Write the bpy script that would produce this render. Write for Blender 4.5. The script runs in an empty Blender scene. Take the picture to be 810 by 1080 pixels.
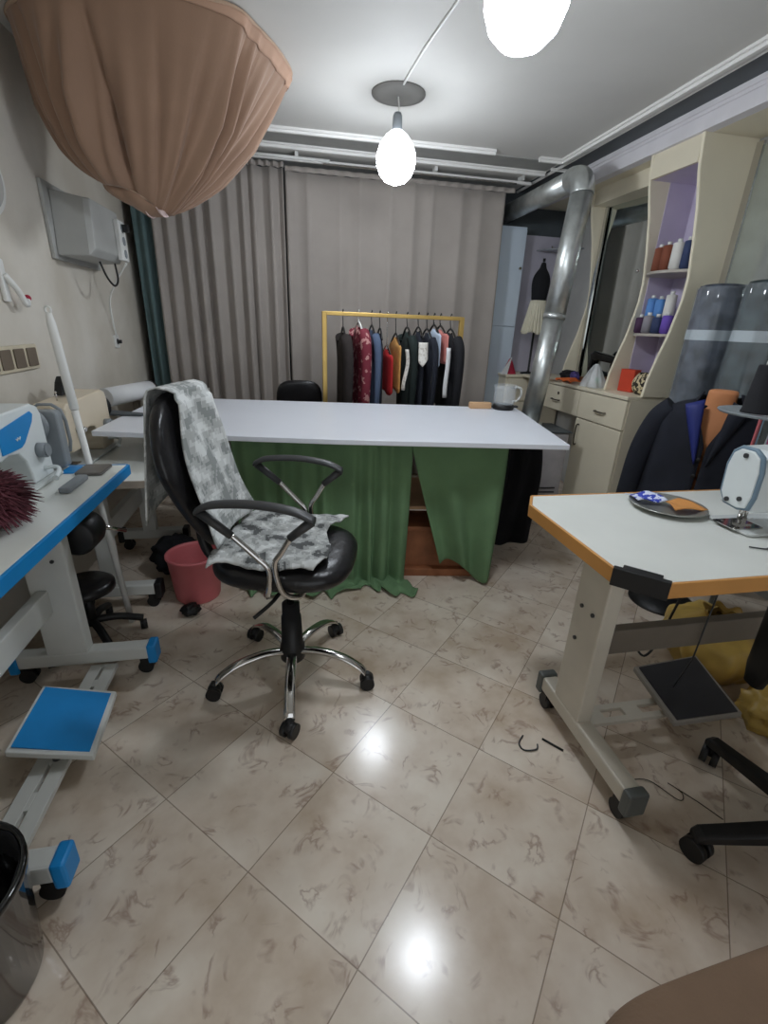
import bpy, bmesh, math, random
from math import sin, cos, pi, radians as R, sqrt, atan2
from mathutils import Vector as V, Matrix, noise as N
random.seed(7)
S = bpy.context.scene
COL = S.collection

# ------------------------------------------------------------------ materials
def lin(c):
    return tuple(((x/255)/12.92 if x/255 <= .04045 else ((x/255+.055)/1.055)**2.4) for x in c)
def rgba(c): return lin(c) + (1,)
_m = {}
def mat(name, c, rough=.6, metal=0, var=.08, scale=6, bump=0, bscale=None, c2=None, trans=0, coat=0, alpha=1, sheen=0, ior=1.45, subs=0):
    if name in _m: return _m[name]
    m = bpy.data.materials.new(name); m.use_nodes = True; _m[name] = m
    nt = m.node_tree; b = nt.nodes['Principled BSDF']
    b.inputs['Roughness'].default_value = rough; b.inputs['Metallic'].default_value = metal
    b.inputs['Transmission Weight'].default_value = trans; b.inputs['Coat Weight'].default_value = coat
    b.inputs['Alpha'].default_value = alpha; b.inputs['Sheen Weight'].default_value = sheen; b.inputs['IOR'].default_value = ior
    tc = nt.nodes.new('ShaderNodeTexCoord'); no = nt.nodes.new('ShaderNodeTexNoise')
    no.inputs['Scale'].default_value = scale; no.inputs['Detail'].default_value = 4
    nt.links.new(tc.outputs['Object'], no.inputs['Vector'])
    rp = nt.nodes.new('ShaderNodeValToRGB')
    l = lin(c)
    if c2: a, z = l, lin(c2)
    else: a, z = tuple(max(0, x*(1-var)) for x in l), tuple(min(1, x*(1+var)) for x in l)
    rp.color_ramp.elements[0].color = a+(1,); rp.color_ramp.elements[1].color = z+(1,)
    rp.color_ramp.elements[0].position = .35; rp.color_ramp.elements[1].position = .65
    nt.links.new(no.outputs['Fac'], rp.inputs['Fac']); nt.links.new(rp.outputs['Color'], b.inputs['Base Color'])
    if bump:
        n2 = nt.nodes.new('ShaderNodeTexNoise'); n2.inputs['Scale'].default_value = bscale or scale*4; n2.inputs['Detail'].default_value = 3
        nt.links.new(tc.outputs['Object'], n2.inputs['Vector'])
        bp = nt.nodes.new('ShaderNodeBump'); bp.inputs['Strength'].default_value = bump; bp.inputs['Distance'].default_value = .01
        nt.links.new(n2.outputs['Fac'], bp.inputs['Height']); nt.links.new(bp.outputs['Normal'], b.inputs['Normal'])
    return m

def emit(name, c, s):
    m = bpy.data.materials.new(name); m.use_nodes = True; nt = m.node_tree
    b = nt.nodes['Principled BSDF']; b.inputs['Base Color'].default_value = (1,1,1,1)
    b.inputs['Emission Color'].default_value = rgba(c); b.inputs['Emission Strength'].default_value = s
    return m

def floor_mat():
    m = bpy.data.materials.new('polished_marbled_tile'); m.use_nodes = True; nt = m.node_tree; L = nt.links.new
    b = nt.nodes['Principled BSDF']
    def nd(t, **k):
        n = nt.nodes.new(t)
        for a, v in k.items(): setattr(n, a, v)
        return n
    def math_(op, a, bv=None):
        n = nd('ShaderNodeMath', operation=op)
        for i, x in enumerate((a, bv)):
            if x is None: continue
            if isinstance(x, (int, float)): n.inputs[i].default_value = x
            else: L(x, n.inputs[i])
        return n.outputs[0]
    tc = nd('ShaderNodeTexCoord')
    sep = nd('ShaderNodeSeparateXYZ'); L(tc.outputs['Object'], sep.inputs[0])
    ta, s, ox, oy = .7643, .2649*1.4, -.118*1.4, .6096*1.4
    x = math_('SUBTRACT', sep.outputs[0], ox); y = math_('SUBTRACT', sep.outputs[1], oy)
    c_, s_ = cos(ta)/s, sin(ta)/s
    u = math_('SUBTRACT', math_('MULTIPLY', x, c_), math_('MULTIPLY', y, s_))
    v = math_('ADD', math_('MULTIPLY', x, s_), math_('MULTIPLY', y, c_))
    u = math_('ADD', u, 40); v = math_('ADD', v, 40)
    fu, fv = math_('FLOOR', u), math_('FLOOR', v)
    # one offset per tile so the marbling does not run across the joints
    cmb = nd('ShaderNodeCombineXYZ'); L(fu, cmb.inputs[0]); L(fv, cmb.inputs[1])
    wn = nd('ShaderNodeTexWhiteNoise'); L(cmb.outputs[0], wn.inputs['Vector'])
    add = nd('ShaderNodeVectorMath', operation='MULTIPLY_ADD'); L(wn.outputs['Color'], add.inputs[0]); add.inputs[1].default_value = (7,7,7); L(tc.outputs['Object'], add.inputs[2])
    P = add.outputs[0]
    n1 = nd('ShaderNodeTexNoise'); n1.inputs['Scale'].default_value = 5; n1.inputs['Detail'].default_value = 5; L(P, n1.inputs['Vector'])
    r1 = nd('ShaderNodeValToRGB'); e = r1.color_ramp.elements
    e[0].position, e[0].color = .3, rgba((194,174,152)); e[1].position, e[1].color = .7, rgba((232,221,206))
    k = r1.color_ramp.elements.new(.5); k.color = rgba((218,203,186))
    L(n1.outputs['Fac'], r1.inputs['Fac'])
    # broken squiggly veins: a narrow band of a warped noise, masked by another
    n2 = nd('ShaderNodeTexNoise'); n2.inputs['Scale'].default_value = 9; n2.inputs['Detail'].default_value = 4; n2.inputs['Distortion'].default_value = 1.1; L(P, n2.inputs['Vector'])
    band = math_('ABSOLUTE', math_('SUBTRACT', n2.outputs['Fac'], .5))
    mr = nd('ShaderNodeMapRange'); L(band, mr.inputs['Value']); mr.inputs['From Min'].default_value = .0; mr.inputs['From Max'].default_value = .05; mr.inputs['To Min'].default_value = 1; mr.inputs['To Max'].default_value = 0
    n3 = nd('ShaderNodeTexNoise'); n3.inputs['Scale'].default_value = 14; n3.inputs['Detail'].default_value = 2; L(P, n3.inputs['Vector'])
    mk = nd('ShaderNodeMapRange'); L(n3.outputs['Fac'], mk.inputs['Value']); mk.inputs['From Min'].default_value = .5; mk.inputs['From Max'].default_value = .62
    vein = math_('MULTIPLY', math_('MULTIPLY', mr.outputs[0], mk.outputs[0]), .62)
    mx = nd('ShaderNodeMix', data_type='RGBA'); L(vein, mx.inputs['Factor']); L(r1.outputs['Color'], mx.inputs['A']); mx.inputs['B'].default_value = rgba((150,120,104))
    # joints
    def edge(t, w):
        f = math_('FRACT', t); d = math_('MINIMUM', f, math_('SUBTRACT', 1.0, f))
        return math_('LESS_THAN', d, w)
    j = math_('MAXIMUM', edge(u, .0042), edge(v, .0042))
    m2 = nd('ShaderNodeMix', data_type='RGBA'); L(math_('MULTIPLY', j, .65), m2.inputs['Factor']); L(mx.outputs['Result'], m2.inputs['A']); m2.inputs['B'].default_value = rgba((112,92,74))
    L(m2.outputs['Result'], b.inputs['Base Color'])
    rg = nd('ShaderNodeMapRange'); L(n1.outputs['Fac'], rg.inputs['Value']); rg.inputs['To Min'].default_value = .13; rg.inputs['To Max'].default_value = .24
    L(rg.outputs[0], b.inputs['Roughness'])
    bp = nd('ShaderNodeBump'); bp.inputs['Strength'].default_value = .25; bp.inputs['Distance'].default_value = .004; bp.invert = True; L(j, bp.inputs['Height'])
    L(bp.outputs['Normal'], b.inputs['Normal'])
    return m

def camo_mat(name, cols, scale=85, rough=.9):
    m = bpy.data.materials.new(name); m.use_nodes = True; nt = m.node_tree; L = nt.links.new
    b = nt.nodes['Principled BSDF']; b.inputs['Roughness'].default_value = rough
    tc = nt.nodes.new('ShaderNodeTexCoord')
    sn = nt.nodes.new('ShaderNodeVectorMath'); sn.operation = 'SNAP'; sn.inputs[1].default_value = (1/scale,)*3
    L(tc.outputs['Object'], sn.inputs[0])
    n = nt.nodes.new('ShaderNodeTexNoise'); n.inputs['Scale'].default_value = 15; n.inputs['Detail'].default_value = 3; L(sn.outputs[0], n.inputs['Vector'])
    r = nt.nodes.new('ShaderNodeValToRGB'); r.color_ramp.interpolation = 'CONSTANT'
    els = r.color_ramp.elements
    els[0].position = 0; els[0].color = rgba(cols[0]); els[1].position = .42; els[1].color = rgba(cols[1])
    for p, c in zip((.5, .58), cols[2:]):
        k = els.new(p); k.color = rgba(c)
    L(n.outputs['Fac'], r.inputs['Fac']); L(r.outputs['Color'], b.inputs['Base Color'])
    return m

def leaf_print(name, base, spots, scale=30, th=.55):
    m = bpy.data.materials.new(name); m.use_nodes = True; nt = m.node_tree; L = nt.links.new
    b = nt.nodes['Principled BSDF']; b.inputs['Roughness'].default_value = .8
    tc = nt.nodes.new('ShaderNodeTexCoord'); n = nt.nodes.new('ShaderNodeTexNoise'); n.inputs['Scale'].default_value = scale; n.inputs['Detail'].default_value = 2
    L(tc.outputs['Object'], n.inputs['Vector'])
    r = nt.nodes.new('ShaderNodeValToRGB'); r.color_ramp.interpolation = 'CONSTANT'
    r.color_ramp.elements[0].color = rgba(base); r.color_ramp.elements[1].position = th; r.color_ramp.elements[1].color = rgba(spots)
    L(n.outputs['Fac'], r.inputs['Fac']); L(r.outputs['Color'], b.inputs['Base Color'])
    return m

M = dict(
 plaster=mat('stained_cream_plaster', (196,188,174), .85, var=.12, scale=2.2, bump=.25, bscale=14, c2=(214,208,197)),
 rearplaster=mat('pale_grey_plaster', (186,186,184), .85, var=.05),
 ceil=mat('matt_white_ceiling_paint', (205,203,198), .7, var=.04, scale=1.5),
 trimw=mat('white_gypsum', (226,224,220), .6, var=.03),
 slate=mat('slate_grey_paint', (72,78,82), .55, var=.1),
 lilacw=mat('pale_lilac_paint', (226,223,226), .5, var=.04),
 curtain=mat('taupe_grey_curtain_cloth', (156,148,141), .85, var=.06, scale=3, bump=.1, bscale=180, sheen=.2),
 teal=mat('dark_teal_curtain_cloth', (84,104,104), .85, var=.08, scale=3),
 drape=mat('brown_sheer_cloth', (146,116,95), .8, var=.07, scale=3, bump=.08, bscale=200, sheen=.2),
 drapeh=mat('brown_hem_piping', (178,152,130), .8, var=.05),
 pinkl=mat('pinkish_white_lining', (218,196,194), .85, var=.04),
 greycl=mat('grey_painted_sheet_metal', (168,168,164), .5, var=.06, scale=4),
 cream=mat('cream_laminate', (226,217,194), .4, var=.04, scale=2),
 creamd=mat('cream_edge_banding', (236,228,204), .4, var=.03),
 lilac=mat('lilac_laminate', (204,194,216), .45, var=.04),
 greyp=mat('dusty_lavender_wall', (178,174,186), .6, var=.04),
 bluew=mat('bluish_white_gloss_panel', (198,210,222), .25, var=.03, scale=1.5),
 mirror=mat('mirror_silver', (214,222,220), .03, 1, var=.01),
 steel=mat('galvanised_steel', (206,210,208), .36, .85, var=.12, scale=14),
 chrome=mat('chrome', (205,203,200), .12, 1, var=.03),
 bronze=mat('dark_bronze', (74,66,56), .4, .7, var=.1),
 gold=mat('brushed_gold_metal', (196,164,96), .35, .6, var=.08),
 table=mat('white_table_board', (226,229,236), .35, var=.02, scale=2),
 tedge=mat('pale_board_edge', (214,214,208), .5, var=.03),
 green=mat('moss_green_cotton', (106,138,100), .9, var=.1, scale=4, bump=.15, bscale=60),
 blackc=mat('black_cloth', (24,24,28), .9, var=.25, scale=5, bump=.2, bscale=30),
 navy=mat('midnight_navy_wool', (27,30,40), .9, var=.2, scale=8),
 leather=mat('black_leatherette', (26,25,27), .3, var=.2, scale=12, bump=.25, bscale=30),
 plastic=mat('black_plastic', (26,26,27), .45, var=.15),
 dgrey=mat('charcoal_arm_plastic', (58,59,60), .4, var=.1),
 whitep=mat('white_plastic', (224,224,220), .4, var=.03),
 whitem=mat('white_painted_metal', (212,213,208), .4, var=.04),
 beigem=mat('warm_white_painted_steel', (205,198,184), .4, var=.05),
 taupe=mat('taupe_painted_steel', (124,115,104), .45, var=.08),
 machw=mat('machine_white_enamel', (222,228,228), .25, var=.02),
 machc=mat('machine_cream_enamel', (222,208,184), .35, var=.04),
 machb=mat('machine_blue_grey_enamel', (112,134,150), .35, var=.06),
 machg=mat('machine_grey_plastic', (138,144,148), .4, var=.06),
 blue=mat('sky_blue_plastic', (24,136,206), .4, var=.06),
 topw=mat('white_sewing_table_laminate', (226,228,222), .3, var=.02),
 orange=mat('caramel_edge_band', (206,148,82), .5, var=.06),
 orangec=mat('orange_cloth', (214,104,48), .8, var=.1),
 skin=mat('tan_mannequin_foam', (206,138,92), .7, var=.06),
 pink=mat('dusty_pink_plastic', (206,112,116), .5, var=.08),
 wood=mat('reddish_brown_wood', (146,92,60), .6, var=.2, scale=9),
 lwood=mat('light_wood', (206,166,126), .6, var=.1),
 brownf=mat('brown_upholstery', (128,104,84), .9, var=.12, scale=5, bump=.2, bscale=150),
 goldb=mat('mustard_yellow_sateen', (196,164,86), .4, var=.15, scale=5),
 goldd=mat('ochre_lining', (150,118,50), .6, var=.1),
 polyb=mat('navy_fabric_roll', (40,46,60), .6, c2=(88,96,112), scale=14, bump=.3, bscale=22, coat=.7),
 polyt=mat('dark_teal_fabric_roll', (26,38,42), .6, c2=(62,80,84), scale=14, bump=.3, bscale=22, coat=.7),
 film=mat('clear_film', (226,232,236), .12, trans=1, ior=1.1, var=.02, bump=.35, bscale=18),
 glass=mat('glass', (236,242,242), .03, trans=1, var=.01),
 smoke=mat('smoky_black_plastic', (20,20,21), .12, var=.1, coat=.5),
 red=mat('red_cloth', (176,32,36), .8, var=.1),
 redp=mat('red_card', (206,70,44), .6, var=.06),
 crimson=mat('crimson_felt', (166,36,60), .8, var=.1),
 tan=mat('tan_gold_cloth', (190,138,76), .8, var=.12, scale=20),
 whitec=mat('white_cloth', (214,214,214), .9, var=.05),
 slateb=mat('slate_blue_cloth', (74,88,112), .85, var=.1),
 coral=mat('dusty_coral_cloth', (190,118,110), .85, var=.1),
 pale=mat('pale_blue_cloth', (176,188,204), .85, var=.08),
 greenk=mat('bottle_green_black_cloth', (26,36,34), .9, var=.2),
 brownk=mat('black_brown_cloth', (40,34,32), .9, var=.25, scale=18),
 creamc=mat('cream_pleated_cloth', (218,212,190), .85, var=.05),
 paperk=mat('dark_pedal_rubber', (52,52,56), .5, var=.12),
 cable=mat('black_cable', (30,28,27), .5),
 brown=mat('red_brown_thread', (128,72,52), .8), plum=mat('plum_thread', (74,48,76), .8), violet=mat('violet_thread', (112,84,180), .8),
 sky=mat('sky_blue_thread', (92,142,206), .8), grey=mat('grey_thread', (142,138,144), .8), ivory=mat('ivory_thread', (222,220,214), .8), nav=mat('navy_thread', (54,66,100), .8),
 bulb=None,
)
M['bulb'] = emit('lit_bulb', (238,246,255), 34)
M['bulb_collar'] = emit('lit_bulb_collar', (238,246,255), 2.2)
M['camo'] = camo_mat('grey_pixel_camouflage', [(140,144,142),(172,174,172),(196,198,196),(214,216,214)])
M['camo2'] = camo_mat('grey_speckled_weave', [(84,86,86),(150,152,150),(178,180,178),(206,208,206)], scale=150)
M['maroon'] = leaf_print('maroon_floral_print', (112,30,46), (176,128,124), 26, .6)
M['leopard'] = leaf_print('leopard_print', (214,198,160), (48,40,32), 60, .5)
M['lace'] = leaf_print('white_lace', (214,210,202), (186,180,170), 60, .58)
M['fur'] = mat('burgundy_fur', (62,28,34), .9, var=.4, scale=9, c2=(120,66,76))
M['flower'] = leaf_print('blue_print_paper', (214,220,240), (54,72,180), 42, .5)

# ------------------------------------------------------------------ mesh builder
class MB:
    def __init__(s): s.v = []; s.f = []; s.sm = []
    def add(s, vs, fs, smooth=False, T=None):
        b = len(s.v)
        for p in vs:
            p = V(p); s.v.append(T @ p if T else p)
        for f in fs: s.f.append([b+i for i in f]); s.sm.append(smooth)
        return s
    def box(s, c, d, T=None, rz=0, ry=0, rx=0):
        x, y, z = d[0]/2, d[1]/2, d[2]/2
        vs = [(-x,-y,-z),(x,-y,-z),(x,y,-z),(-x,y,-z),(-x,-y,z),(x,-y,z),(x,y,z),(-x,y,z)]
        fs = [(0,3,2,1),(4,5,6,7),(0,1,5,4),(1,2,6,5),(2,3,7,6),(3,0,4,7)]
        A = Matrix.Translation(c) @ Matrix.Rotation(rz,4,'Z') @ Matrix.Rotation(ry,4,'Y') @ Matrix.Rotation(rx,4,'X')
        return s.add(vs, fs, False, T @ A if T else A)
    def span(s, x0, x1, y0, y1, z0, z1): return s.box(((x0+x1)/2,(y0+y1)/2,(z0+z1)/2), (abs(x1-x0),abs(y1-y0),abs(z1-z0)))
    def loft(s, rings, caps=True, smooth=True, closed=True):
        n = len(rings[0]); vs = [p for r in rings for p in r]; fs = []
        for i in range(len(rings)-1):
            for j in range(n if closed else n-1):
                k = (j+1) % n
                fs.append((i*n+j, i*n+k, (i+1)*n+k, (i+1)*n+j))
        s.add(vs, fs, smooth)
        if caps and closed:
            b = len(s.v)-len(vs)
            s.f.append([b+i for i in range(n)][::-1]); s.sm.append(False)
            s.f.append([b+(len(rings)-1)*n+i for i in range(n)]); s.sm.append(False)
        return s
    def tube(s, pts, r, n=10, closed=False, caps=True):
        pts = [V(p) for p in pts]; m = len(pts)
        rs = list(r) if isinstance(r, (list, tuple)) else [r]*m
        if len(rs) != m:
            q = [i*(len(rs)-1)/max(1,m-1) for i in range(m)]
            rs = [rs[int(x)]*(1-x%1)+rs[min(int(x)+1,len(rs)-1)]*(x%1) for x in q]
        rings = []; prev = None
        for i, p in enumerate(pts):
            a = pts[(i-1) % m] if closed or i > 0 else p; c = pts[(i+1) % m] if closed or i < m-1 else p
            t = (c-a)
            if t.length < 1e-9: t = V((0,0,1))
            t.normalize()
            if prev is None:
                u = t.orthogonal().normalized()
            else:
                u = (prev - t*prev.dot(t))
                u = u.normalized() if u.length > 1e-6 else t.orthogonal().normalized()
            prev = u; w = t.cross(u)
            rings.append([p + (u*cos(2*pi*k/n)+w*sin(2*pi*k/n))*rs[i] for k in range(n)])
        if closed: rings.append(rings[0])
        return s.loft(rings, caps and not closed)
    def cyl(s, a, b, r, r2=None, n=20): return s.tube([a, b], [r, r if r2 is None else r2], n)
    def lathe(s, prof, c=(0,0,0), n=28, sx=1, sy=1, T=None):
        rings = [[V((c[0]+r*sx*cos(2*pi*k/n), c[1]+r*sy*sin(2*pi*k/n), c[2]+z)) for k in range(n)] for r, z in prof]
        if T: rings = [[T @ p for p in q] for q in rings]
        return s.loft(rings, True)
    def prism(s, poly, T, h, smooth=False):
        """poly in the XY plane of T, extruded by h along T's Z"""
        n = len(poly); vs = [T @ V((x,y,0)) for x,y in poly] + [T @ V((x,y,h)) for x,y in poly]
        fs = [tuple(range(n))[::-1], tuple(range(n,2*n))] + [(i,(i+1)%n,n+(i+1)%n,n+i) for i in range(n)]
        return s.add(vs, fs, smooth)
    def ball(s, c, r, n=16, m=10, T=None):
        r = r if isinstance(r,(tuple,list)) else (r,r,r)
        vs, fs = [], []
        for i in range(m+1):
            t = pi*i/m
            for k in range(n):
                a = 2*pi*k/n; p = V((r[0]*sin(t)*cos(a), r[1]*sin(t)*sin(a), r[2]*cos(t)))
                if T: p = T @ p
                vs.append(p+V(c))
        for i in range(m):
            for k in range(n): fs.append((i*n+k,(i+1)*n+k,(i+1)*n+(k+1)%n,i*n+(k+1)%n))
        return s.add(vs, fs, True)
    def grid(s, fn, nu, nv, smooth=True, wrap=False):
        vs = [fn(i/nu, j/nv) for j in range(nv+1) for i in range(nu+1)]; w = nu+1
        fs = [(j*w+i, j*w+i+1, (j+1)*w+i+1, (j+1)*w+i) for j in range(nv) for i in range(nu)]
        return s.add(vs, fs, smooth)
    def build(s, name, m, parent=None, bevel=0, solid=0, sub=0, loc=None, merge=True, seg=2):
        me = bpy.data.meshes.new(name); me.from_pydata([tuple(p) for p in s.v], [], s.f); me.update()
        me.polygons.foreach_set('use_smooth', s.sm)
        bm = bmesh.new(); bm.from_mesh(me)
        if merge: bmesh.ops.remove_doubles(bm, verts=bm.verts, dist=1e-5)
        bmesh.ops.recalc_face_normals(bm, faces=bm.faces); bm.to_mesh(me); bm.free()
        for mm in (m if isinstance(m,(list,tuple)) else [m]): me.materials.append(M[mm] if isinstance(mm,str) else mm)
        o = bpy.data.objects.new(name, me); COL.objects.link(o)
        if parent is not None: o.parent = parent
        if loc is not None: o.location = loc
        if solid:
            q = o.modifiers.new('solid','SOLIDIFY'); q.thickness = solid; q.offset = 0
        if bevel:
            q = o.modifiers.new('bevel','BEVEL'); q.width = bevel; q.segments = seg; q.limit_method = 'ANGLE'; q.angle_limit = R(35)
        if sub:
            q = o.modifiers.new('sub','SUBSURF'); q.levels = sub; q.render_levels = sub
        return o

def tag(o, label, cat, group=None, kind=None):
    o['label'] = label; o['category'] = cat
    if group: o['group'] = group
    if kind: o['kind'] = kind
    return o
def thing(name, label, cat, loc=(0,0,0), rz=0, group=None):
    o = bpy.data.objects.new(name, None); o.empty_display_size = .05; COL.objects.link(o)
    o.location = loc; o.rotation_euler = (0,0,rz)
    return tag(o, label, cat, group)
def struct(o): o['kind'] = 'structure'; return o
def dup(o, parent=None):
    c = o.copy(); COL.objects.link(c)
    if parent is not None: c.parent = parent
    for ch in list(o.children): dup(ch, c)
    return c
def place(o, loc, rz=0, label=None, group=None):
    o.location = loc; o.rotation_euler = (0,0,rz)
    if label: o['label'] = label
    if group: o['group'] = group
    return o
def smooth_path(pts, k=6):
    """Catmull-Rom through pts"""
    P = [V(p) for p in pts]; out = []
    for i in range(len(P)-1):
        a, b, c, d = P[max(i-1,0)], P[i], P[i+1], P[min(i+2,len(P)-1)]
        for j in range(k):
            t = j/k
            out.append(.5*((2*b)+(c-a)*t+(2*a-5*b+4*c-d)*t*t+(3*b-a-3*c+d)*t**3))
    out.append(P[-1]); return out
def rrect(w, h, r, n=5):
    out = []
    for cx, cy, a0 in ((w/2-r,h/2-r,0),(-w/2+r,h/2-r,pi/2),(-w/2+r,-h/2+r,pi),(w/2-r,-h/2+r,1.5*pi)):
        for i in range(n+1):
            a = a0+pi/2*i/n; out.append((cx+r*cos(a), cy+r*sin(a)))
    return out
# frames for prism(): XY of the outline -> world
def TXZ(o): return Matrix(((1,0,0,o[0]),(0,0,1,o[1]),(0,1,0,o[2]),(0,0,0,1)))      # outline x->X, y->Z, depth +Y
def TYZ(o): return Matrix(((0,0,1,o[0]),(1,0,0,o[1]),(0,1,0,o[2]),(0,0,0,1)))      # outline x->Y, y->Z, depth +X
def TXY(o): return Matrix.Translation(o)

# ------------------------------------------------------------------ the room
XL, XR, YB, YF, ZC = -1.22, 2.68, 4.72, -1.7, 2.6
fm = floor_mat()
struct(MB().span(XL-.15, XR+.15, YF-.15, YB+.15, -.1, 0).build('floor', fm))
struct(MB().span(XL-.15, XR+.15, YF-.15, YB+.15, ZC, ZC+.1).build('ceiling', 'ceil'))
struct(MB().span(XL-.12, XL, YF-.12, YB+.12, 0, ZC).build('wall_left', 'plaster'))
struct(MB().span(XR, XR+.12, YF-.12, YB+.12, 0, ZC).build('wall_right', 'rearplaster'))
struct(MB().span(XL, XR, YB, YB+.12, 0, ZC).build('wall_back', 'slate'))
m_ = MB(); m_.span(XL, -.9, YF-.12, YF, 0, ZC); m_.span(1.9, XR, YF-.12, YF, 0, ZC); m_.span(-.9, 1.9, YF-.12, YF, 2.25, ZC)  # wide opening added so sky light fills the room from behind the camera
struct(m_.build('wall_front', 'plaster'))
m_ = MB(); m_.span(-.9, -.84, YF-.1, YF+.02, 0, 2.25); m_.span(1.84, 1.9, YF-.1, YF+.02, 0, 2.25); m_.span(-.84, 1.84, YF-.1, YF+.02, 2.19, 2.25); m_.span(.47, .53, YF-.08, YF, 0, 2.19)
struct(m_.build('added_fill_doorway', 'whitem'))  # unseen frame around the added fill-light opening

def moulding(mb, a, b, w, h):
    """stepped gypsum strip hanging below the ceiling from a to b"""
    a, b = V(a), V(b); d = (b-a).normalized(); n = V((-d.y, d.x, 0))
    prof = [(-w/2,0),(-w/2,-h*.45),(-w*.3,-h*.55),(-w*.22,-h),(w*.22,-h),(w*.3,-h*.55),(w/2,-h*.45),(w/2,0)]
    rings = [[p + n*x + V((0,0,z)) for x, z in prof] for p in (a, b)]
    return mb.loft(rings, True, False)
struct(moulding(MB(), (-1.2,3.885,ZC), (1.5,3.83,ZC), .045, .03).build('trim_1', 'trimw'))
struct(moulding(MB(), (-1.2,4.155,ZC), (2.06,4.155,ZC), .06, .035).build('trim_2', 'trimw'))
m_ = MB(); moulding(m_, (1.86,3.86,ZC), (2.06,3.86,ZC), .045, .03); moulding(m_, (2.05,3.87,ZC), (2.05,YF,ZC), .05, .03)
struct(m_.build('trim_3', 'trimw'))
struct(MB().span(-1.2, 2.05, 3.91, 4.125, ZC-.006, ZC).build('trim_4', mat('grey_ceiling_border', (150,150,146), .7)))
struct(MB().span(2.08, 2.29, YF, YB, ZC-.008, ZC).build('trim_recess_shade', 'slate'))  # flat dark strip, its slate colour put in for the shade of a recess
m_ = MB(); moulding(m_, (2.1,YF,ZC-.008), (2.1,YB,ZC-.008), .02, .015); moulding(m_, (2.05,4.03,ZC-.008), (2.29,4.03,ZC-.008), .025, .02)
struct(m_.build('trim_6', 'trimw'))
# lilac white cornice box above the wall units
m_ = MB(); m_.span(2.29, 2.36, YF, YB-.01, 2.47, ZC); m_.span(2.275, 2.29, YF, YB-.01, 2.565, ZC); m_.span(2.282, 2.29, YF, YB-.01, 2.545, 2.565)
struct(m_.build('trim_7', 'lilacw', bevel=.003))
struct(MB().span(2.36, XR, YF, YB-.01, 2.47, 2.49).build('trim_8', 'cream'))

# ------------------------------------------------------------------ ceiling lamps
def lamp(loc, label, zt):
    t = thing('pendant_bulb_lamp', label, 'lamp', loc, 0, 'bare bulbs on the ceiling')
    z = ZC-loc[2]
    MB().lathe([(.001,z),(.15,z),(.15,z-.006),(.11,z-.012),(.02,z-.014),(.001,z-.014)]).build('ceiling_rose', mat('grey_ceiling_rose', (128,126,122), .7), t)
    MB().tube(smooth_path([(0,0,z-.012),(.006,0,zt+.09),(0,0,zt+.05)]), .004).build('flex', 'whitep', t)
    MB().lathe([(.001,zt+.07),(.018,zt+.07),(.026,zt+.055),(.028,zt-.005),(.024,zt-.012),(.001,zt-.012)]).build('socket', 'machg', t)
    MB().lathe([(.001,zt-.012),(.035,zt-.014),(.064,zt-.035),(.098,zt-.08),(.111,zt-.118),(.109,zt-.121),(.001,zt-.121)], n=32).build('collar', 'bulb_collar', t)
    MB().lathe([(.001,zt-.122),(.106,zt-.122),(.112,zt-.135),(.11,zt-.18),(.092,zt-.225),(.06,zt-.255),(.025,zt-.268),(.001,zt-.27)], n=32).build('bulb', 'bulb', t)
    return t
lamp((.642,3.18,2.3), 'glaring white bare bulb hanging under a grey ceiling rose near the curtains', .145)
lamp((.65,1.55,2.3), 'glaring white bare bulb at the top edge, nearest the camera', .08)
tag(MB().tube(smooth_path([(.642,3.05,ZC-.006),(.66,2.7,ZC-.006),(.7,2.3,ZC-.006),(.72,1.9,ZC-.006),(.66,1.7,ZC-.006)]), .006).build('lamp_cable', 'whitep'), 'thin white cable running along the ceiling between the two bulbs', 'cable')

# ------------------------------------------------------------------ curtains
def curtain(name, x0, x1, y, z0, z1, folds, amp, m, label, seed=0, slant=0, sharp=1.0, wrap=0):
    t = thing(name, label, 'curtain', ((x0+x1)/2, y, z0), 0)
    rnd = random.Random(seed); ph = [rnd.uniform(-.9,.9) for _ in range(40)]
    def fn(u, v):
        k = u*folds; i = int(k); f = k-i
        p = ph[i]*(1-f)+ph[i+1]*f
        a = 2*pi*k+p*1.4
        w = amp*(.75+.5*ph[(i*3+1) % 40]**2)*(.55+.45*(1-v)) if v < .96 else amp*.4
        yy = w*(abs(sin(a/2))**sharp*2-1) + .012*sin(7*u+5*v+seed)
        xx = (u-.5)*(x1-x0) + .25*amp*sin(a)*(1-.4*v) + slant*(v-1)*u
        if wrap and u > .96: yy += (u-.96)/.04*wrap; xx = (.96-.5)*(x1-x0)+(xx-(.96-.5)*(x1-x0))*.35
        return V((xx, yy, v*(z1-z0)))
    MB().grid(fn, round(folds*14), 24).build('drop', m, t, solid=.003)
    def hd(u, v):
        k = u*folds*2; return V(((u-.5)*(x1-x0), .3*amp*sin(2*pi*k), (z1-z0)-.0+v*.035))
    MB().grid(hd, int(folds*16), 2).build('heading_tape', m, t, solid=.004)
    return t
curtain('grey_curtain', -1.0, 0.0, 4.37, .02, 2.505, 9, .056, 'curtain', 'taupe grey floor length curtain in deep folds, left of the seam under the rail', 3)
curtain('grey_curtain', .01, 1.925, 4.38, .02, 2.49, 9.4, .026, 'curtain', 'wide taupe grey curtain in shallow folds behind the clothes rack', 8, -.02, .8, .145)
curtain('teal_curtain', -1.15, -.99, 4.40, .02, 2.5, 2, .03, 'teal', 'narrow dark teal curtain in the left corner beside the grey one', 5)
rl = thing('curtain_rail', 'white double curtain rail fixed under the ceiling border above the grey curtains', 'curtain rail', (0,4.36,2.56))
MB().span(-1.18,2.05,-.015,.015,-.01,.012).build('track', 'trimw', rl, bevel=.003)
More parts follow.
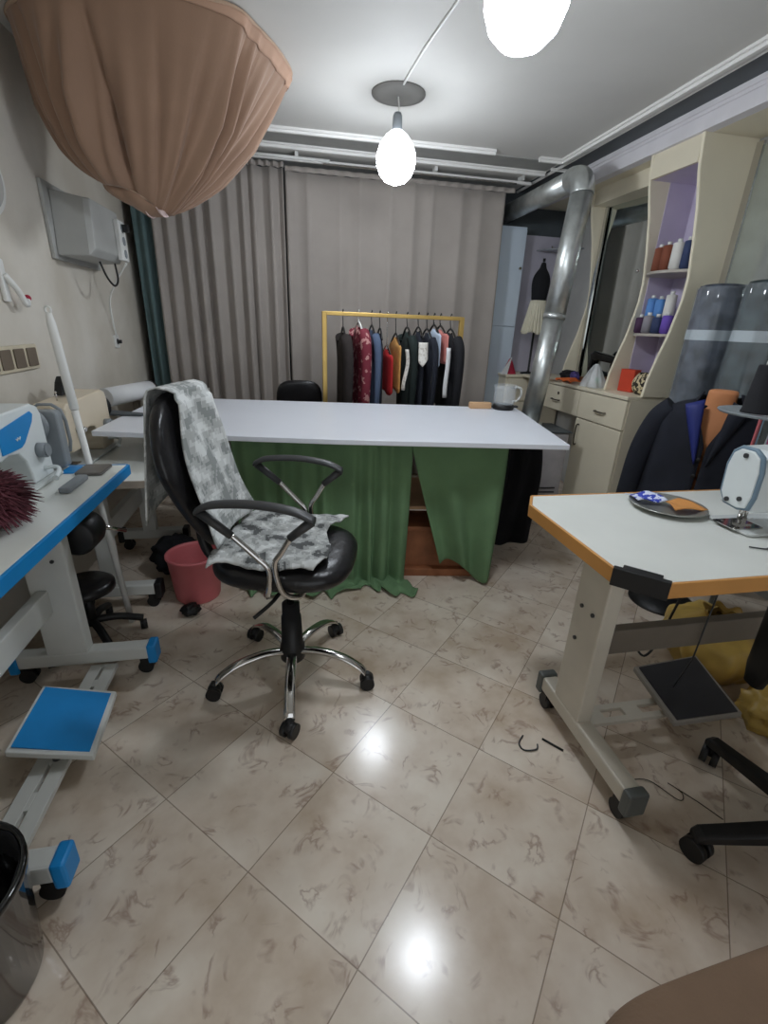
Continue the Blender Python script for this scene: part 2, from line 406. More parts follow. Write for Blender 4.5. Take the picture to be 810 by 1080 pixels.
MB().tube([(-.45,-.055,.0),(.35,-.055,.0)], .011).build('rod', 'whitep', rl)
MB().tube([(.3,-.05,-.02),(1.9,-.05,-.02)], .007).build('wire_rod', 'chrome', rl)
for x in (-1.0,.1,1.2,1.95): MB().span(x-.012,x+.012,-.06,.02,.01,.04).build('bracket', 'whitep', rl)

# ------------------------------------------------------------------ knotted brown drape
def drape():
    t = thing('brown_drape', 'big brown cloth drape tied up into a knot, hanging from the ceiling at top left', 'curtain', (-.7,2.9,1.9))
    O = V((-.7,2.9,1.9))
    hem = [(-1.16,3.02),(-1.12,2.86),(-.93,2.70),(-.6,2.61),(-.216,2.585),(-.08,2.74),(.02,2.95),(.055,3.12),(-.02,3.26),(-.3,3.36),(-.7,3.36),(-1.0,3.28),(-1.14,3.16)]
    n = len(hem); P = [V((x,y,2.588)) for x,y in hem]
    def cr(q):
        q = (q % 1)*n; i = int(q); f = q-i
        a,b,c,d = P[(i-1)%n],P[i%n],P[(i+1)%n],P[(i+2)%n]
        return .5*((2*b)+(c-a)*f+(2*a-5*b+4*c-d)*f*f+(3*b-a-3*c+d)*f**3)
    K = V((-.70,2.93,1.95))
    rnd = random.Random(12); nf = 17; ph = [rnd.uniform(-1,1) for _ in range(nf+2)]; am = [rnd.uniform(.25,1.6) for _ in range(nf+2)]
    def fn(u, v):
        h = cr(u); ang = atan2(h.y-K.y, h.x-K.x)
        k = K + V((cos(ang)*.14-.02, sin(ang)*.06, -.06*cos(ang)+.012*sin(3*ang)))
        x = 1-v
        out = x**(.72+.33*max(0,cos(ang))); dz = .35*x+.65*x**1.45
        p = V((k.x+(h.x-k.x)*out, k.y+(h.y-k.y)*out, k.z+(h.z-k.z)*dz))
        kk = (u*nf) % nf; i = int(kk); f = kk-i; f = f*f*(3-2*f)
        a = am[i]*(1-f)+am[(i+1)%nf]*f; q = ph[i]*(1-f)+ph[(i+1)%nf]*f
        fold = abs(sin(pi*u*nf+q*1.3+.9*v*q))**.5-1.2
        f2 = .13*sin(2*pi*u*nf*2.5+3*q+3*v)
        e = min(1, (v+.02)*2.2)*min(1, .35+(1-v)*2.2)
        w = .135*a*e
        nrm = V((h.x-K.x, h.y-K.y, 0)).normalized()
        p += nrm*w*(fold+.6+f2)
        p.z += .01*sin(5*v+9*u)*v*(1-v)*4
        return p-O
    mb = MB(); mb.grid(fn, 340, 46)
    mb.build('cloth', 'drape', t, solid=.003)
    MB().tube([cr(i/90)-O for i in range(90)], .009, 8, True).build('hem_piping', 'drapeh', t)
    # turned-back casing just below the hem on the right rim
    def cas(u, v):
        q = .27+.38*u; h = fn(q, .006+v*.055*sin(pi*u)**.5); h = V(h); d = V((h.x-.15, h.y-.05, 0)); return h + d.normalized()*.008
    MB().grid(cas, 130, 4).build('hem_casing', mat('brown_sheer_casing',(172,138,116),.8), t, solid=.003)
    # the knot and its short tail
    def kn(u, v):
        a = 2*pi*u; r = .112+.012*sin(7*a)+.012*sin(pi*v); 
        return K + V((cos(a)*r*1.28*(1-.7*v*v)-.02, sin(a)*r*.6*(1-.7*v*v), .012-.065*v-.06*cos(a)*(1-.6*v))) - O
    MB().grid(kn, 70, 8).build('knot', 'drape', t, solid=.003)
    def tl(u, v):
        return K + V((.03+.10*(u-.3)+.02*v, -.03+.03*sin(6*u), -.04-.03*v-.012*sin(9*u))) - O
    MB().grid(tl, 20, 5).build('tail', 'pinkl', t, solid=.004)
    MB().tube([K+V((cos(a)*.15-.02,sin(a)*.068,.012-.06*cos(a)))-O for a in [2*pi*i/24 for i in range(24)]], .006, 6, True).build('tie_cord', 'drapeh', t)
drape()

# ------------------------------------------------------------------ left wall fittings
# sheet metal box with a sloping front
wb = thing('sheet_metal_wall_box', 'dented grey sheet metal box on the left wall below the knotted brown drape', 'wall box', (XL,3.08,1.67))
# outline in YZ, depth in X from the wall
pts_b = [(.0,.02),(.55,.03),(.60,.2),(.56,.34),(.04,.33)]
rings = [[V((.0205, y, z)) for y,z in pts_b], [V((.17, y*.92+.02, z*.9+.01)) for y,z in pts_b], [V((.20, y*.8+.04, z*.78+.05)) for y,z in pts_b]]
MB().loft(rings, True, False).build('housing', 'greycl', wb, bevel=.006)
MB().span(.002,.02,-.03,.62,.0,.36).build('back_plate', 'greycl', wb, bevel=.003)
MB().tube(smooth_path([(.15,.22,.02),(.17,.24,-.06),(.18,.32,-.10),(.18,.4,-.06),(.17,.42,.03)]), .006, 8).build('loose_wire', 'cable', wb)
ps = thing('wall_power_strip', 'white multi socket power strip with plugs hung on the grey wall box', 'power strip', (-1.02,3.5,1.72))
MB().span(0,.03,-.02,.10,-.0,.22).build('body', 'whitep', ps, bevel=.006)
for k in range(3):
    MB().tube([(.03,.04,.04+k*.07),(.034,.04,.04+k*.07)], .024, n=18).build('socket', 'machg', ps)
MB().span(.036,.07,.02,.06,.16,.20).build('plug', 'plastic', ps, bevel=.004)
tag(MB().tube(smooth_path([(-1.0,3.56,1.71),(-1.08,3.6,1.62),(-1.17,3.68,1.5),(-1.2,3.76,1.35),(-1.205,3.8,1.27)]), .006, 8).build('white_cable', 'whitep'), 'white cable running down from the grey wall box to the small socket', 'cable')
so = thing('wall_socket', 'single white wall socket low on the left wall near the teal curtain', 'socket', (XL,3.81,1.23))
MB().prism(rrect(.085,.085,.01), TYZ((.001,0,0)), .012).build('plate', 'whitep', so, bevel=.002)
MB().prism([(.02*cos(a*pi/8),.02*sin(a*pi/8)) for a in range(16)], TYZ((.0135,0,0)), .003).build('inset', 'plastic', so)
MB().span(.017,.04,-.012,.012,-.012,.012).build('plug', 'plastic', so, bevel=.003)
sw = thing('socket_panel', 'cream wall panel with a row of brown sockets above the blue edged table', 'socket panel', (XL,2.42,1.205))
MB().prism(rrect(.46,.11,.01), TYZ((.001,0,0)), .012).build('frame', mat('aged_cream_plastic', (206,196,172), .5), sw, bevel=.002)
for k in range(4): MB().prism(rrect(.085,.082,.006), TYZ((.0135,-.165+k*.11,0)), .006).build('socket', mat('brown_grey_socket', (112,100,86), .5), sw, bevel=.002)
mi = thing('oval_wall_mirror', 'white framed rounded mirror cut by the left edge of the photo', 'mirror', (XL,2.45,1.92))
MB().prism([(.24*cos(2*pi*i/40),.17*sin(2*pi*i/40)) for i in range(40)], TYZ((.001,0,0)), .018).build('frame', 'whitep', mi, bevel=.005)
MB().prism([(.215*cos(2*pi*i/40),.145*sin(2*pi*i/40)) for i in range(40)], TYZ((.0195,0,0)), .002).build('glass', mat('pale_mirror_glass',(224,224,220),.12,.3), mi)
hk = thing('wall_hook', 'white curved wall hook on the left wall at the photo edge', 'hook', (XL,2.5,1.47))
MB().span(.001,.02,-.02,.02,-.03,.14).build('plate', 'whitep', hk, bevel=.006)
MB().tube(smooth_path([(.02,0,.08),(.05,.02,.02),(.055,.05,-.03),(.05,.08,-.035),(.045,.10,-.01)]), [.013]*20+[.012]*5, 10).build('prong', 'whitep', hk)
MB().ball((.045,.10,-.01), .015).build('tip', 'crimson', hk)

# ------------------------------------------------------------------ cutting table and what hangs on it
ct = thing('cutting_table', 'long white topped cutting table standing crosswise in the middle of the room', 'table', (.3,2.8,0))
O = V((.3,2.8,0))
def loc_(poly): return [(x-O.x, y-O.y) for x,y in poly]
top_poly = loc_([(-.955,2.43),(.2,2.215),(1.36,2.055),(1.605,3.17),(.3,3.37),(-.90,3.55)])
MB().prism(top_poly, TXY((0,0,.856)), .026).build('tabletop', 'table', ct, bevel=.003)
fr = MB()
for a, b in (((-.5,2.56),(1.115,2.335)),((1.115,2.335),(1.15,2.7)),((-.45,3.30),(1.07,3.05)),((-.5,2.56),(-.45,3.30))):
    a, b = V((*a,.82))-O, V((*b,.82))-O; d = b-a
    fr.box((a+b)/2, (d.length,.03,.06), rz=atan2(d.y,d.x))
fr.build('apron', 'taupe', ct)
for x, y in ((-.47,2.56),(1.10,2.36),(1.04,3.03),(-.44,3.28)):
    MB().span(x-O.x-.025,x-O.x+.025,y-O.y-.025,y-O.y+.025,0,.83).build('leg', 'taupe', ct, bevel=.003)
sh = MB(); sh.prism(loc_([(-.47,2.60),(1.07,2.42),(1.04,2.98),(-.44,3.22)]), TXY((0,0,.40)), .02); sh.build('lower_shelf', 'lwood', ct)

def hang_cloth(name, x0, x1, z0f, label, puddle, folds, seed, lean=0, y0=2.225, ztop=.852):
    rnd = random.Random(seed); ph = [rnd.uniform(-1,1) for _ in range(60)]
    def edge_y(x): return y0 + (x-1.2)*-.152
    def fn(u, v):
        x = x0+(x1-x0)*u; k = u*folds; i = int(k); f = k-i; q = ph[i]*(1-f)+ph[i+1]*f
        zb = z0f(u); z = ztop+(zb-ztop)*min(1, v/.86) if puddle else ztop+(zb-ztop)*v
        am = .006+.028*min(1,v*1.2)
        y = edge_y(x)+am*sin(2*pi*k+q*2)+.01*sin(3*u+4*v)
        xx = x+lean*(1-u)*v+.012*sin(2*pi*k*.5+q*3)*v
        if puddle and v > .86:
            t = (v-.86)/.14; z = max(.006, zb+.012+.012*sin(5*pi*u+q)*(1-t)+.010*sin(30*u+9*t)); y -= .13*t*(1+.5*q); xx += .06*t*(u-.1)
        return V((xx, y, z))
    o = MB().grid(fn, int(folds*16), 40).build(name, 'green', solid=.004)
    return tag(o, label, 'cloth')
hang_cloth('green_cloth', -.32, .62, lambda u: .006, 'long moss green cloth hanging in folds to the floor behind the office chair', True, 9, 5)
hang_cloth('green_cloth', .60, 1.12, lambda u: .05+.07*(1-u)**1.5+.04*sin(6*u), 'short flat green cloth hanging at the right end of the white cutting table', False, 2.2, 9, .22, 2.215)
# wooden box under the table
bx = thing('wooden_box', 'reddish brown wooden box under the cutting table between the green cloths', 'box', (.80,2.46,0), R(-8))
MB().span(-.28,.28,-.10,.2,.0,.05).build('plinth', 'wood', bx, bevel=.004)
MB().span(-.25,.25,-.06,.18,.05,.29).build('body', 'wood', bx, bevel=.004)
MB().span(-.265,.265,-.075,.19,.29,.315).build('lid', 'wood', bx, bevel=.004)
# black cloth over the right end
def bc(u, v):
    x = 1.17+.40*u; y = 2.78-.04*u+.035*sin(11*u+1)*(.3+v)+.02*sin(23*u+3*v)
    zb = .02+.12*max(0,u-.7)+.02*sin(8*u)
    z = .845+(zb-.845)*v
    return V((x+.03*sin(4*v)+.06*v*(u-.5), y-.06*v*v, z))
tag(MB().grid(bc, 70, 36).build('black_cloth', 'blackc', solid=.006), 'black cloth hanging to the floor below the right end of the white table', 'cloth')

# things standing on the far edge of the white table
tag(MB().span(1.235,1.39,3.12,3.17,.8835,.925).build('wood_block', 'lwood', bevel=.004), 'small light wood block at the back edge of the white table', 'block')
ju = thing('glass_jug', 'clear glass jug on a black base beside the small wood block', 'jug', (1.475,3.115,.8835))
MB().lathe([(.001,0),(.07,0),(.074,.01),(.07,.035),(.001,.036)]).build('base', 'plastic', ju)
MB().lathe([(.066,.036),(.074,.06),(.072,.13),(.078,.165),(.081,.168),(.0755,.13),(.077,.06),(.069,.036)]).build('vessel', mat('clear_jug',(226,232,236),.08,alpha=.18), ju)
MB().tube(smooth_path([(.072,0,.15),(.115,0,.145),(.125,0,.1),(.1,0,.06),(.07,0,.055)]), .008, 8).build('handle', 'whitep', ju)
ph_ = MB(); ph_.prism(rrect(.30,.045,.01), TXY((1.47,3.19,.8835)), .012); tag(ph_.build('dark_ruler', 'slate', bevel=.002), 'dark flat ruler lying along the back edge of the white table behind the jug', 'ruler')

# black chair peeking over the far edge
bc_ = thing('black_chair', 'black padded chair behind the white table, only its rounded back showing', 'chair', (.06,4.03,0), R(90))
def superring(cx, cy, z, a, b, n=28, e=2.6):
    out = []
    for k in range(n):
        t = 2*pi*k/n; c, s = cos(t), sin(t)
        out.append(V((cx+a*abs(c)**(2/e)*(1 if c>=0 else -1), cy+b*abs(s)**(2/e)*(1 if s>=0 else -1), z)))
    return out
MB().loft([superring(-.2-.06*t, 0, .55+.44*t, .045*(1-.25*t), w) for t, w in ((0,.13),(.15,.17),(.5,.185),(.8,.18),(.93,.155),(1,.09))]).build('backrest', 'leather', bc_, sub=1)
MB().loft([superring(0,0,.42+z,a,a) for z,a in ((0,.18),(.02,.215),(.06,.22),(.08,.2))]).build('seat', 'leather', bc_, sub=1)
MB().tube(smooth_path([(-.23,0,.6),(-.25,0,.45),(-.15,0,.40),(0,0,.41)]), .018).build('back_bar', 'plastic', bc_)
MB().cyl((0,0,.08),(0,0,.42),.025).build('column', 'plastic', bc_)
for k in range(5):
    a = 2*pi*k/5; MB().tube([(0,0,.1),(.2*cos(a),.2*sin(a),.055)], [.025,.016]).build('leg', 'plastic', bc_)
    MB().cyl((.2*cos(a)-.02,.2*sin(a),.027),(.2*cos(a)+.02,.2*sin(a),.027),.027).build('caster', 'plastic', bc_)

# ------------------------------------------------------------------ clothes rack
RY, RZ = 3.7, 1.475
rk = thing('clothes_rack', 'gold metal clothes rack in front of the grey curtain', 'clothes rack', (.785,RY,0))
MB().span(-.53,.53,-.014,.014,RZ-.014,RZ+.014).build('top_rail', 'gold', rk, bevel=.004)
for sgn in (-1,1):
    MB().span(sgn*.53-.018,sgn*.53+.018,-.018,.018,.03,RZ+.012).build('post', 'gold', rk, bevel=.004)
    MB().span(sgn*.53-.018,sgn*.53+.018,-.15,.15,0.0,.03).build('foot', 'gold', rk, bevel=.004)
MB().span(-.51,.51,-.012,.012,.17,.194).build('lower_bar', 'gold', rk, bevel=.003)
def garment(name, cat, x, label, m, zs, zb, hw=.045, depth=.20, yaw=0, sleeves=True, m2=None, hang='plastic', flare=1.1, detail=None, hookh=None):
    """garment seen edge-on: depth runs along its own Y, thickness hw along X"""
    t = thing(name, label, cat, (x,RY,0), R(yaw), 'clothes on the gold rack')
    hz = zs+.02
    hook = [(0,-.012,RZ+.02),(0,-.004,RZ+.031),(0,.010,RZ+.028),(0,.021,RZ+.010),(0,.021,RZ-.014),(0,.018,RZ-.03),(0,.005,RZ-.055),(0,0,hz+.02),(0,0,hz)]
    MB().tube(smooth_path(hook,4), .0035, 6).build('hanger_hook', hang, t)
    MB().tube(smooth_path([(0,-depth*.85,hz-.075),(0,-.04,hz-.005),(0,.04,hz-.005),(0,depth*.85,hz-.075)],5), .007, 8).build('hanger_bar', hang, t)
    rnd = random.Random(name+label); p1, p2 = rnd.uniform(0,6), rnd.uniform(0,6)
    rings = []; nz = 16
    for i in range(nz+1):
        v = i/nz; z = zs+(zb-zs)*v
        sh = min(1, .22+v*4.5) ; d = depth*sh*(1+(flare-1)*v*.5); w = hw*min(1,.35+v*4)*(1+(flare-1)*v)
        ring = []
        for k in range(36):
            a = 2*pi*k/36; rip = 1+.13*min(1,v*2)*sin(5*a+p1)+.07*v*sin(9*a+p2)
            ring.append(V((w*cos(a)*rip, d*sin(a), z+.012*sin(3*a+p2)*(1 if i==nz else 0)-.018*abs(sin(a))*(1 if i < 2 else 0))))
        rings.append(ring)
    MB().loft(rings, True).build('body', m, t)
    if sleeves:
        for s in (-1,1):
            L = min(.58, (zs-zb)*.85)
            pts = [(0,s*depth*.85,zs-.05),(.01,s*depth*1.12,zs-.12),(.015,s*depth*1.2,zs-.3),(.012,s*depth*1.12,zs-L)]
            MB().tube(smooth_path(pts,5), [hw*.75+.012*(1-i/15) for i in range(16)], 14).build('sleeve', m2 or m, t)
    if detail: detail(t)
    return t
X = lambda px_: .262+(px_-343)*.00731
G = garment
G('dark_coat','coat', X(361), 'black brown coat, first on the left of the gold rack', 'brownk', 1.36, .62, .042)
G('floral_dress','dress', X(377), 'maroon floral print long dress on a white hanger on the gold rack', 'maroon', 1.40, .6, .045, yaw=3, hang='whitep')
G('slate_blue_shirt','shirt', X(390.5), 'slate blue shirt hanging just right of the maroon floral dress', 'slateb', 1.38, .7, .027)
G('navy_jacket','jacket', X(399), 'narrow dark navy jacket hanging between the blue shirt and the red blouse', 'navy', 1.36, .66, .022, .13, sleeves=False)
G('red_blouse','blouse', X(407), 'bright red sleeveless blouse on the gold rack', 'red', 1.245, .93, .022, .23, yaw=0, sleeves=False, hang='chrome', flare=1.2)
G('tan_blouse','blouse', X(416), 'tan gold blouse with a white lace edge, right of the red one', 'tan', 1.33, .95, .022, .24, yaw=-2, sleeves=False,
        detail=lambda t: MB().grid(lambda u,v: V((.035+.012*sin(5*v)+.02*u, -.235+.02*v-.02*u, 1.25-.29*v)), 4, 16).build('lace_edge', 'lace', t, solid=.006))
G('green_black_gown','dress', X(428), 'bottle green black long gown on the gold rack, right of the tan blouse', 'greenk', 1.375, .6, .034, .16, yaw=2)
G('navy_gown','dress', X(440), 'long midnight navy gown with a white lace collar on the gold rack', 'navy', 1.38, .6, .031,
        detail=lambda t: MB().grid(lambda u,v: V((-.045+.07*u, -.215-.018*sin(pi*u)-.02*v, 1.30-.17*v*(1-.5*abs(u-.4)))), 8, 10).build('lace_collar', 'lace', t, solid=.005), sleeves=False)
G('navy_coat','coat', X(449.5), 'long midnight navy coat hanging just left of the pale blue shirt', 'navy', 1.37, .6, .022)
G('pale_blue_shirt','shirt', X(457), 'pale blue white shirt hanging left of the coral blouse on the rack', 'pale', 1.40, 1.13, .016, .2, sleeves=False)
G('coral_blouse','blouse', X(464), 'dusty coral blouse with a white scarf end, near the right post of the rack', 'coral', 1.395, 1.16, .019, .22, sleeves=False,
        detail=lambda t: MB().grid(lambda u,v: V((-.012+.03*u+.004*sin(6*v), -.236-.008*sin(pi*u), 1.27-.36*v)), 6, 14).build('scarf', 'whitec', t, solid=.008))
G('black_gown','dress', X(475.5), 'black long gown, last on the right of the gold rack', 'blackc', 1.375, .6, .038)

# ------------------------------------------------------------------ office chair
CH = (-.035,1.615,0); CR = R(-15)
oc = thing('office_chair', 'black swivel office chair with chrome star base and grey camouflage cloths', 'office chair', CH, CR)
for k in range(5):
    a = R(-93+72*k)-CR; c, s = cos(a), sin(a)
    leg = MB()
    pts = smooth_path([(.03*c,.03*s,.135),(.12*c,.12*s,.145),(.22*c,.22*s,.13),(.29*c,.29*s,.095),(.315*c,.315*s,.07)],6)
    rings = []
    for i, p in enumerate(pts):
        w, h = .021, .015-.004*i/len(pts)
        n = V((-s,c,0)); rings.append([p+n*(w*cos(q))+V((0,0,h*sin(q))) for q in [2*pi*j/14 for j in range(14)]])
    leg.loft(rings).build('leg', 'chrome', oc)
    cx, cy = .32*c, .32*s; b2 = a+R(60+47*k)
    n = V((cos(b2),sin(b2),0)); cs = MB()
    for sg in (-1,1): cs.cyl(V((cx,cy,.029))+n*(sg*.008), V((cx,cy,.029))+n*(sg*.027), .029, n=20)
    cs.ball((cx,cy,.042), (.026,.026,.022)); cs.cyl((cx,cy,.04),(cx,cy,.075),.010)
    cs.build('caster', 'plastic', oc)
MB().lathe([(.001,.085),(.036,.085),(.05,.1),(.05,.16),(.044,.17),(.040,.30),(.036,.30),(.035,.36),(.001,.36)]).build('gas_lift_cover', 'plastic', oc)
MB().cyl((0,0,.34),(0,0,.53),.014).build('gas_piston', 'chrome', oc)
MB().box((0,0,.52),(.24,.2,.035)).build('seat_mechanism', 'plastic', oc, bevel=.006)
MB().tube(smooth_path([(.02,-.08,.515),(.0,-.2,.50),(-.05,-.27,.47)]), .007).build('tilt_lever', 'plastic', oc)
# seat: rounded pad with a waterfall front
rings = []
for z, a, b, dx in ((.535,.17,.17,0),(.54,.225,.215,0),(.56,.252,.24,.005),(.585,.258,.246,.005),(.61,.25,.238,.0),(.625,.225,.215,-.008),(.631,.15,.15,-.01)):
    rings.append(superring(dx,0,z,a,b,44,3.2))
seat = MB().loft(rings).build('seat', 'leather', oc, sub=1)
# backrest: curved padded slab, narrow at the foot, full at the shoulders
def back_prof(t):  # height fraction -> centre x, z, half width, half thickness
    z = .62+.55*t; cx = -.25-.13*t-.03*sin(pi*t)
    w = .06+(.245-.06)*min(1,(t/.55))**.8 if t < .55 else .245*sqrt(max(0,1-((t-.55)/.47)**2.6))
    return cx, z, max(w,.02), .045*(1-.35*abs(t-.45))*(1 if t < .95 else .7)
rings = []
for i in range(23):
    t = i/22; cx, z, w, h = back_prof(t); r_ = []
    for k in range(36):
        a = 2*pi*k/36; c, s = cos(a), sin(a)
        yy = w*abs(s)**.8*(1 if s>=0 else -1)
        r_.append(V((cx+h*abs(c)**.7*(1 if c>=0 else -1)+.5*yy*yy, yy+.022*min(1,t*2), z)))
    rings.append(r_)
MB().loft(rings).build('backrest', 'leather', oc, sub=1)
MB().tube(smooth_path([(-.31,0,.80),(-.335,0,.68),(-.30,0,.55),(-.15,0,.51),(-.05,0,.515)]), .02).build('back_bar', 'plastic', oc)
for s in (-1,1):
    y = s*.27; AZ = .862
    pts = smooth_path([(-.205,y,AZ-.012),(-.15,y,AZ+.012),(-.02,y,AZ+.02),(.10,y,AZ+.006),(.165,y,AZ-.022)],6)
    rr = []
    for i, p in enumerate(pts):
        rr.append([p+V((0,.024*cos(q),.012*sin(q))) for q in [2*pi*j/14 for j in range(14)]])
    ar = MB().loft(rr)
    ar.tube([(-.2,y,AZ-.012),(-.10,y,AZ-.09)], [.016,.013], 10); ar.tube([(.155,y,AZ-.025),(.085,y,AZ-.085)], [.016,.013], 10)
    am = ar.build('armrest', 'dgrey', oc)
    MB().tube(smooth_path([(-.105,y,AZ-.085),(-.03,y*.98,AZ-.16),(.01,y*.97,AZ-.21),(.0,y*.95,.56),(-.02,y*.8,.528),(-.03,y*.6,.525)]), .010, 10).build('arm_tube', 'chrome', am)
    MB().tube(smooth_path([(.09,y,AZ-.08),(.055,y*.98,AZ-.14),(.03,y*.97,AZ-.19),(.05,y*.95,.57),(.09,y*.8,.53),(.10,y*.6,.525)]), .010, 10).build('arm_tube', 'chrome', am)
# camouflage cloth over the back (world-space thing in the chair's frame)
RC = Matrix.Translation(CH) @ Matrix.Rotation(CR,4,'Z')
def cloth_back(u, v):
    # v: 0 front bottom -> .68 top -> 1 rear hem ; u across, 0 = camera side
    yw = -.175+.36*u
    if v < .72:
        t = .12+.88*(v/.72); cx, z, w, h = back_prof(min(t,.985))
        wid = (.74+.5*(1-v/.72)); yy = .036*(v/.72)+(u-.5)*.325*wid
        x = cx+h+.020+.5*yy*yy+.006*sin(9*u+11*v)+.012*(1-v/.72)
        z = z+.014*max(0,(t-.9)/.1)
        if t < .16: x += .01*(1-t/.16)
    else:
        k = (v-.72)/.28; cx, z0, w, h = back_prof(.97)
        yy = .036+(u-.5)*.325*.74 - .10*k*(1-u)
        if k < .2:
            a = pi*k/.2; x = cx+(h+.014)*cos(a)+.5*yy*yy; z = z0+.016+.022*sin(a)
        else:
            q = (k-.2)/.8; x = cx-h-.016-.006*sin(6*u)*q-.025*q+.5*yy*yy; z = z0+.014-q*(.34+.08*(1-u))
    return RC @ V((x, yy, z))
tag(MB().grid(cloth_back, 30, 64).build('camouflage_cloth', 'camo', solid=.005), 'grey camouflage cloth thrown over the backrest of the black office chair', 'cloth')
def cloth_seat(u, v):
    x = -.215+.36*v+.035*u*v; y = -.235+.45*u
    f = max(0,(abs(x-(-.0))/.25))**6+max(0,abs(y)/.24)**6
    z = .6415-.012*f+.007*abs(sin(13*u+6*v+2*sin(5*v)))+.006*abs(sin(9*v-14*u))+.004*abs(sin(31*u+23*v))
    x += .03*sin(7*u)*v; y += .02*sin(9*v)
    if u < .12: z -= .008*(1-u/.12)**2
    return RC @ V((x, y, z+.011))
tag(MB().grid(cloth_seat, 60, 60).build('speckled_cloth', 'camo2', solid=.006), 'crumpled grey speckled cloth lying on the seat of the office chair', 'cloth')

# ------------------------------------------------------------------ sewing machine (local: needle at x=0, hand wheel at +x, operator at -y, z=0 on the table)
def sewing_machine(name, label, loc, rz, body, face, trim, logo=None, scale=1.0, knobs=True, ringm='machg'):
    t = thing(name, label, 'sewing machine', loc, rz); t.scale = (scale,)*3
    MB().prism(rrect(.50,.17,.02), TXY((.20,0,.0015)), .009).build('bed', mat('machine_bed_enamel',(206,210,208),.35), t, bevel=.002)
    # body outline in XZ (pillar, arm, head with rounded corners)
    out = [(-.05,.085),(-.045,.255),(-.02,.275),(.36,.285),(.40,.27),(.415,.24),(.42,.03),(.415,.011),(.27,.011),(.265,.05),(.25,.10),(.215,.135),(.16,.145),(.08,.13),(.045,.085),(.03,.075),(-.04,.075)]
    MB().prism(out, TXZ((0,-.062,0)), .124).build('body', body, t, bevel=.018, seg=3)
    # face plate on the needle end: its own rounded plate, long side upright
    poly = [(-.05,.09),(-.058,.13),(-.056,.21),(-.045,.255),(-.02,.273),(.025,.273),(.047,.255),(.056,.21),(.05,.12),(.03,.088),(-.02,.082)]
    MB().prism(poly, TYZ((-.066,0,0)), .014).build('face_plate', face, t, bevel=.004)
    fr = MB(); fr.tube([(-.055,y*1.06,z if z<.2 else z+.003) for y,z in poly], .008, 8, True); fr.build('face_trim', trim, t)
    sc = MB()
    for y,z in ((-.025,.115),(.018,.10),(.0,.255)): sc.cyl((-.066,y,z),(-.071,y,z),.008,n=14)
    for i, (y,z) in enumerate(((-.025,.115),(.018,.10),(.0,.255))): MB().cyl((-.0665,y,z),(-.071,y,z),.008,n=14).build('screw', 'dgrey', t)
    MB().cyl((-.01,0,.03),(-.01,0,.09),.007).build('needle_bar', 'chrome', t)
    MB().cyl((-.01,0,.012),(-.01,0,.035),.002).build('needle', 'chrome', t)
    pf = MB(); pf.cyl((.012,0,.02),(.012,0,.09),.006); pf.box((0,-.006,.0155),(.05,.026,.006)); pf.box((.006,0,.026),(.02,.014,.018)); pf.build('presser_foot', 'chrome', t)
    MB().prism(rrect(.12,.09,.006), TXY((-.01,0,.0108)), .003).build('needle_plate', 'chrome', t)
    MB().tube(smooth_path([(.44,0,.19),(.445,0,.19)]), [.02,.02]).build('shaft', 'machg', t)
    hw_ = MB(); hw_.lathe([(.001,0),(.05,0),(.066,.006),(.068,.02),(.062,.03),(.03,.034),(.001,.036)], T=Matrix.Translation((.422,0,.19)) @ Matrix.Rotation(pi/2,4,'Y'), n=30)
    hw_.build('hand_wheel', ringm, t)
    if knobs:
        kb = MB(); kb.cyl((.34,-.062,.12),(.34,-.09,.12),.027,n=24); kb.cyl((.34,-.09,.12),(.34,-.096,.12),.022,n=24); kb.build('stitch_dial', 'machg', t)
        lv = MB(); lv.tube(smooth_path([(.35,-.06,.05),(.352,-.10,.052),(.33,-.12,.045),(.28,-.125,.03)]), [.008]*18+[.011]); lv.build('reverse_lever', 'machw', t)
    tk = MB(); tk.cyl((.03,-.062,.16),(.03,-.082,.16),.018,n=20); tk.cyl((.03,-.082,.16),(.03,-.096,.16),.011,n=16); tk.build('tension_knob', 'chrome', t)
    tg = MB(); tg.cyl((.05,0,.272),(.05,0,.31),.003); tg.ball((.05,0,.312),.005); tg.build('thread_pin', 'chrome', t)
    th = MB(); th.tube(smooth_path([(.0,-.066,.235),(-.0,-.078,.22),(.0,-.07,.195)]), .0035, 8); th.build('take_up_lever', 'chrome', t)
    if logo:
        lg = MB(); lg.prism([(.12,.155),(.12,.215),(.14,.235),(.335,.262),(.35,.25),(.335,.225),(.26,.165),(.235,.155)], TXZ((0,-.0655,0)), .0035); lg.build('blue_panel', logo, t)
        MB().tube([(.21,-.067,.19),(.215,-.067,.183),(.222,-.067,.192),(.229,-.067,.184),(.236,-.067,.193)], .0022, 6).build('emblem', 'machw', t)
    return t

